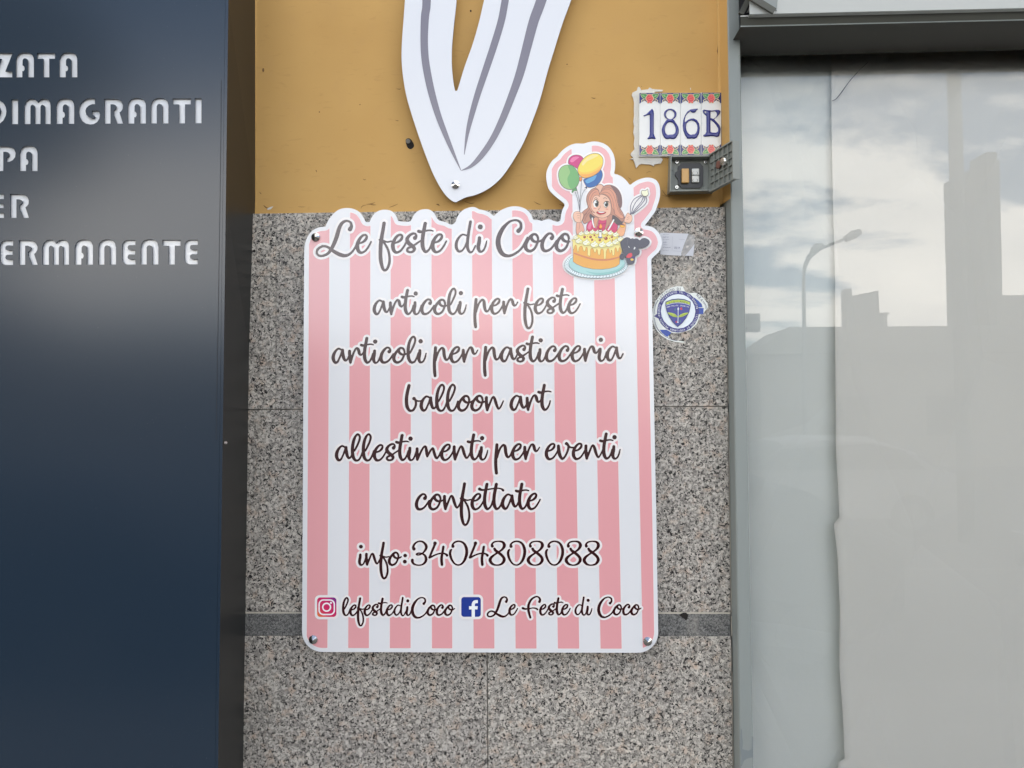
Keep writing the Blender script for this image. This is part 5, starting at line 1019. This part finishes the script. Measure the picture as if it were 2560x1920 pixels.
p.stroke([(638, 270, 2), (600, 305, 3.2), (560, 350, 3), (520, 405, 3.6), (500, 428, 3.2), (484, 436, 2)], M['tearm']); p.build('tear', shr)

# shutter housing across the top of the window
Y_H = GLASS_Y-.125
sh = thing('shutter_box', 'pale grey metal shutter housing above the window with bracket at left', 'shutter box', P(2200, 60, Y_H))
def hl(yl, yr, px): return yl+(yr-yl)*(px-1852)/708      # lines across the housing
mb = MB(); pxs = [1874, 2100, 2560, 3900]
def hrow(yl, yr, y): return [P(a, hl(yl, yr, a), y) for a in pxs]
T0 = [P(a, hl(36, 20, a), Y_H-.02) for a in pxs]; Tt = [Vector((v.x, v.y, 2.98)) for v in T0]
mb2 = MB(); strip(mb2, Tt, T0, M['alu_light']); G0 = [v+Vector((0, .012, -.001)) for v in T0]; strip(mb2, T0, G0, M['alu_light']); mb2.build('fascia', sh)
pxs = [1851, 2100, 2560, 3900]
l0, l1, l2, l3 = hrow(39, 23.5, Y_H-.006), hrow(41.5, 26, Y_H-.008), hrow(64, 48, Y_H+.002), hrow(67.5, 51, Y_H)
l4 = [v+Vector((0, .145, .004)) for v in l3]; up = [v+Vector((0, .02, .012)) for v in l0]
strip(mb, up, l0, M['black']); strip(mb, l0, l1, M['alu_light']); strip(mb, l1, l2, M['alu_dark_shaded']); strip(mb, l2, l3, M['alu']); strip(mb, l3, l4, M['under'])
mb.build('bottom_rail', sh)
mb = MB(); a, b = P(1851, 30, Y_H+.03), P(1930, 30, Y_H+.03); mb.poly([(a.x, Y_H+.03, a.z-.02), (b.x, Y_H+.03, b.z-.02), (b.x, Y_H+.03, 2.98), (a.x, Y_H+.03, 2.98)], M['black']); mb.build('end_recess', sh)
mb = MB()
def bar(a, b, w_, y, m_, t_=.006):
    A_, B_ = P(*a, y), P(*b, y); d = (B_-A_).normalized(); n_ = Vector((-d.z, 0, d.x))*w_/2
    mb.prism([A_+n_, A_-n_, B_-n_, B_+n_], (0, t_, 0), m_)
bar((1870, -14), (1937, 27), .013, Y_H-.03, M['alu_dark_shaded']); bar((1880, -20), (1853, 34), .011, Y_H+.005, M['alu_dark_shaded'])
mb.prism([P(1886, -12, Y_H-.022), P(1942, 27, Y_H-.022), P(1945, -12, Y_H-.022)], (0, .004, 0), M['alu']); mb.prism([P(1868, 30, Y_H+.018), P(1900, 30, Y_H+.018), P(1884, -6, Y_H+.018)], (0, .003, 0), M['alu_light'])
mb.build('bracket', sh)

# ================================================================== across the street (seen in the window and the glossy sheets)
M['wall_far'] = new_mat('render_beige', (.19, .18, .165), .9); M['wall_far2'] = new_mat('concrete_far', (.16, .16, .158), .9); M['roof'] = new_mat('roof_far', (.16, .12, .10), .9); M['pole'] = new_mat('galvanised', (.16, .165, .17), .6); M['win_far'] = new_mat('far_pane', (.05, .05, .05), .6, 0, .2)
gnd = -.146
def facade_windows(par, x0, x1, y, zs, step, w_, h_):
    x = x0+step*.6
    while x < x1-w_:
        for z in zs:
            mb = MB(); mb.box((x, y, z), (x+w_, y+.03, z+h_), M['win_far']); mb.build('window', par)
        x += step
D1 = 24.0; e0, r0, r1 = RF(1877, 886, D1), RF(1968, 820, D1), RF(2620, 820, D1)
b1 = thing('low_house', 'long low beige house with shallow roof across the street', 'house', ((e0.x+r1.x)/2, e0.y-4, gnd))
mb = MB(); ez = e0.z; mb.box((e0.x+.3, e0.y-2.5, gnd), (r1.x, e0.y, ez), M['wall_far']); mb.build('wall', b1)
mb = MB(); mb.prism([(e0.x-.1, e0.y+.25, ez), (r1.x, e0.y+.25, ez), (r1.x, e0.y+.25, r0.z), (r0.x, e0.y+.25, r0.z)], (0, -2.6, 0), M['wall_far']); mb.build('roof', b1)
facade_windows(b1, e0.x+1, r1.x-1, e0.y, (.9,), 3.0, 1.1, 1.3)
q0, q1 = RF(2116, 728, D1+3), RF(2199, 726, D1+3); zb0 = RF(2150, 822, D1+3).z
mb = MB(); mb.prism([(q0.x, q0.y, zb0-.3), (q1.x, q0.y, zb0-.3), (q1.x-.05, q0.y, q1.z), (q0.x+.2, q0.y, q0.z-.18), (q0.x+.2, q0.y, q0.z+.1), (q0.x, q0.y, q0.z+.1)], (0, -.5, 0), M['wall_far2']); mb.build('roof_hut', b1)
cq = RF(2208, 788, D1+2); mb = MB(); mb.box((cq.x-.07, cq.y-.15, zb0-.4), (cq.x+.07, cq.y+.15, cq.z), M['wall_far2']); mb.box((cq.x-.13, cq.y-.2, cq.z), (cq.x+.13, cq.y+.2, cq.z+.08), M['wall_far2']); mb.build('chimney', b1)
D2 = 30.0; ta, tb, tcx, td = RF(2341, 461, D2), RF(2466, 400, D2), RF(2492, 380, D2), RF(2503, 744, D2)
b2 = thing('tall_block', 'narrow tall concrete block with stepped slanting top', 'building', ((ta.x+td.x)/2, ta.y-3, gnd))
mb = MB(); mb.prism([(tb.x, ta.y, gnd), (td.x, ta.y, gnd), (tcx.x+.1, ta.y, tb.z), (tb.x, ta.y, tb.z)], (0, -3.3, 0), M['wall_far2']); mb.build('wall', b2)
mb = MB(); mb.box((tb.x, ta.y-1.2, tb.z+.002), (tcx.x, ta.y-.01, tcx.z), M['wall_far2']); mb.build('roof_hut', b2)
D3 = 27.0; ra, rb = RF(2490, 745, D3), RF(3300, 715, D3)
b3 = thing('apartment_house', 'plain rendered house right of the tall block', 'house', ((ra.x+rb.x)/2, ra.y-4, gnd))
mb = MB(); mb.box((ra.x, ra.y-2, gnd), (rb.x+10, ra.y, ra.z+.1), M['wall_far']); mb.build('wall', b3); facade_windows(b3, ra.x+.5, rb.x+9, ra.y, (1.0, 3.9), 2.6, 1.0, 1.4)
# buildings further left along the other pavement
def house(x0, x1, y, h, lab, mat):
    t_ = thing('street_house', lab, 'house', ((x0+x1)/2, y-4, gnd)); mb = MB(); mb.box((x0, y-9, gnd), (x1, y, h), mat); mb.build('wall', t_)
    mb = MB(); mb.box((x0-.2, y-9.2, h+.002), (x1+.2, y+.25, h+.25), M['roof']); mb.build('roof', t_); facade_windows(t_, x0, x1, y, (1.0,) if h < 5.5 else (1.0, 3.8), 2.8, 1.1, 1.4)
house(-36, -22, -24, 6.2, 'two storey house at the far left across the road', M['wall_far2']); house(-21, -9, -26, 4.6, 'single storey flat roofed house left of the long low house', M['wall_far']); house(-8, e0.x-3.2, -27, 4.4, 'low flat roofed house close to the gable of the long house', M['wall_far2'])
# lamp post with two arms
D4 = 17.0; lb = RF(2009, 820, D4); lamp = thing('street_lamp', 'grey street lamp with two curved arms', 'street lamp', (lb.x, lb.y, gnd))
def lp(a, b): return RF(1800+a/1.7276, b/1.7276, D4)
mb = MB(); top_ = lp(361, 1200); mb.tube([(lb.x, lb.y, gnd), (lb.x, lb.y, 2), top_], [.07, .06, .045], M['pole'], 12); mb.build('post', lamp)
for arm, hd in (([(361, 1200), (366, 1160), (390, 1110), (440, 1072), (500, 1047), (545, 1030)], [(540, 1034), (575, 1014), (606, 1000)]), ([(361, 1200), (364, 1150), (378, 1110), (400, 1085)], [(398, 1086), (420, 1070), (446, 1062)])):
    mb = MB(); mb.tube([lp(*a) for a in arm], .035, M['pole'], 8); mb.build('arm', lamp)
    mb = MB(); mb.tube([lp(*a)+Vector((0, 0, 0)) for a in hd], [.08, .115, .07], M['pole'], 10); mb.build('lamp_head', lamp)
# wide pole nearer the road
D5 = 9.0; pa, pb = RF(2391, 426, D5), RF(2384, 168, D5)
mb = MB(); mb.tube([(pa.x, pa.y, gnd), pa, pb, pb+Vector((0, 0, 3))], [.105, .095, .088, .075], M['pole'], 14); tag(mb.build('utility_pole', origin=(pa.x, pa.y, gnd)), 'thick grey utility pole rising past the tall block', 'pole')
# hanging signboard at the left of the mirrored street
D6 = 20.0; s0, s1 = RF(1861, 784, D6), RF(1901, 829, D6); bo = thing('billboard', 'small dark billboard on a post above the low house', 'billboard', (s0.x, s0.y, gnd))
mb = MB(); mb.box((s0.x-.8, s0.y-.12, s1.z), (s1.x, s0.y, s0.z), M['pole']); mb.build('panel', bo); mb = MB(); mb.tube([(s0.x-.3, s0.y-.06, gnd), (s0.x-.3, s0.y-.06, s1.z)], .06, M['pole'], 10); mb.build('post', bo)
# unseen street tree, added for the dark patch its crown mirrors in the cabinet
def cab_ray(px, py, dist):
    g = P(px, py, Y_K); d = g-CAM; return Vector((g.x+d.x/d.y*dist, Y_K-dist, g.z+d.z/d.y*dist))
DT = 8.5; tcv = cab_ray(-60, 200, DT); M['bark'] = new_mat('bark', (.10, .075, .05), .9); M['leafm'] = new_mat('tree_leaf', (.025, .042, .016), .8, 0, .1)
tree = thing('unseen_tree', 'unseen broad leafed street tree across the pavement on the left', 'tree', (tcv.x, tcv.y, gnd))
mb = MB(); mb.tube([(tcv.x, tcv.y, gnd), (tcv.x+.05, tcv.y, 1.6), (tcv.x-.03, tcv.y+.04, 3.2), (tcv.x, tcv.y, 4.6)], [.17, .13, .11, .06], M['bark'], 12)
rt = random.Random(3)
for k in range(9):
    a = k*2.4; h0 = 2.8+k*.2; e_ = Vector((tcv.x+1.5*math.cos(a), tcv.y+1.3*math.sin(a), h0+1.5)); mb.tube([(tcv.x, tcv.y, h0), ((tcv.x+e_.x)/2, (tcv.y+e_.y)/2, h0+.95), e_], [.06, .04, .015], M['bark'], 7)
mb.build('trunk', tree)
V, F = [], []; n_ = 0
cl = [(Vector((rt.gauss(0, 1), rt.gauss(0, 1), rt.gauss(0, 1))).normalized()*rt.uniform(.3, 1)) for _ in range(85)]
for c_ in cl:
    cc = Vector((tcv.x+c_.x*1.85, tcv.y+c_.y*1.6, tcv.z+c_.z*1.5))
    for _ in range(170):
        o_ = cc+Vector((rt.gauss(0, .26), rt.gauss(0, .26), rt.gauss(0, .2))); u1 = Vector((rt.gauss(0, 1), rt.gauss(0, 1), rt.gauss(0, .6))).normalized(); u2 = u1.orthogonal().normalized(); L_ = rt.uniform(.11, .2)
        V += [o_-u1*L_, o_+u2*L_*.45, o_+u1*L_, o_-u2*L_*.45]; F.append([n_, n_+1, n_+2, n_+3]); n_ += 4
mk('crown', V, F, M['leafm'], tree)
# parked cars by the kerb behind the camera
def car(cx, cy, paint, lab, L_=4.1, W_=1.7):
    t_ = thing('parked_car', lab, 'car', (cx, cy, gnd), 'cars parked along the kerb'); cp = new_mat('car_paint', paint, .4, 0, .12)
    prof = [(-L_/2, .45), (-L_/2, .75), (-L_/2+.15, .86), (-L_*.30, .95), (-L_*.13, 1.38), (0, 1.45), (L_*.2, 1.44), (L_*.36, 1.22), (L_*.45, .98), (L_/2, .9), (L_/2, .42), (L_*.42, .28), (-L_*.42, .28)]
    ns = 9; V, F, fm = [], [], []
    for s_ in range(ns):
        v = -1+2*s_/(ns-1); yy = math.copysign(abs(v)**.7, v)*W_/2
        for x, z in prof:
            k = max(0, (z-.9)/.55); edge = abs(v); V.append((cx+x*(1-.05*edge**4), cy+yy*(1-.17*k), gnd+z-(.06*edge**5 if z > .8 else 0)))
    n_ = len(prof)
    for s_ in range(ns-1):
        for k in range(n_): F.append([s_*n_+k, s_*n_+(k+1) % n_, (s_+1)*n_+(k+1) % n_, (s_+1)*n_+k]); fm.append(1 if k in (3, 7) else 0)
    F.append(list(range(n_))[::-1]); fm.append(0); F.append([(ns-1)*n_+k for k in range(n_)]); fm.append(0)
    mk('body', V, F, [cp, M['win_far']], t_, fm, smooth=False)
    for sg in (-1, 1):
        mb = MB(); y_ = cy+sg*(W_/2-.02); mb.prism([(cx-L_*.25, y_, gnd+.98), (cx+L_*.36, y_, gnd+.98), (cx+L_*.30, y_-sg*.1, gnd+1.25), (cx+L_*.18, y_-sg*.13, gnd+1.36), (cx-L_*.11, y_-sg*.13, gnd+1.34)], (0, sg*.012, 0), M['win_far']); mb.build('side_window', t_)
        for wx in (-L_*.31, L_*.31):
            mb = MB(); mb.tube([(cx+wx, cy+sg*(W_/2-.2), gnd+.31), (cx+wx, cy+sg*(W_/2+.01), gnd+.31)], .31, M['black'], 24); wl = mb.build('wheel', t_)
            mb = MB(); mb.tube([(cx+wx, cy+sg*(W_/2+.011), gnd+.31), (cx+wx, cy+sg*(W_/2+.02), gnd+.31)], .19, M['pole'], 18); mb.build('rim', wl)
        mb = MB(); mb.box((cx-L_/2-.015, cy+sg*W_*.33-.14, gnd+.62), (cx-L_/2+.02, cy+sg*W_*.33+.14, gnd+.76), M['steel'], .01); mb.build('headlight', t_)
car(.55, -4.3, (.012, .013, .014), 'charcoal car parked right behind the viewer'); car(6.3, -4.4, (.05, .055, .07), 'dark car parked ahead of the charcoal one'); car(-4.2, -4.35, (.02, .03, .06), 'navy car parked left of the viewer'); car(4.2, -10.2, (.3, .3, .3), 'pale grey car parked on the far side of the road')
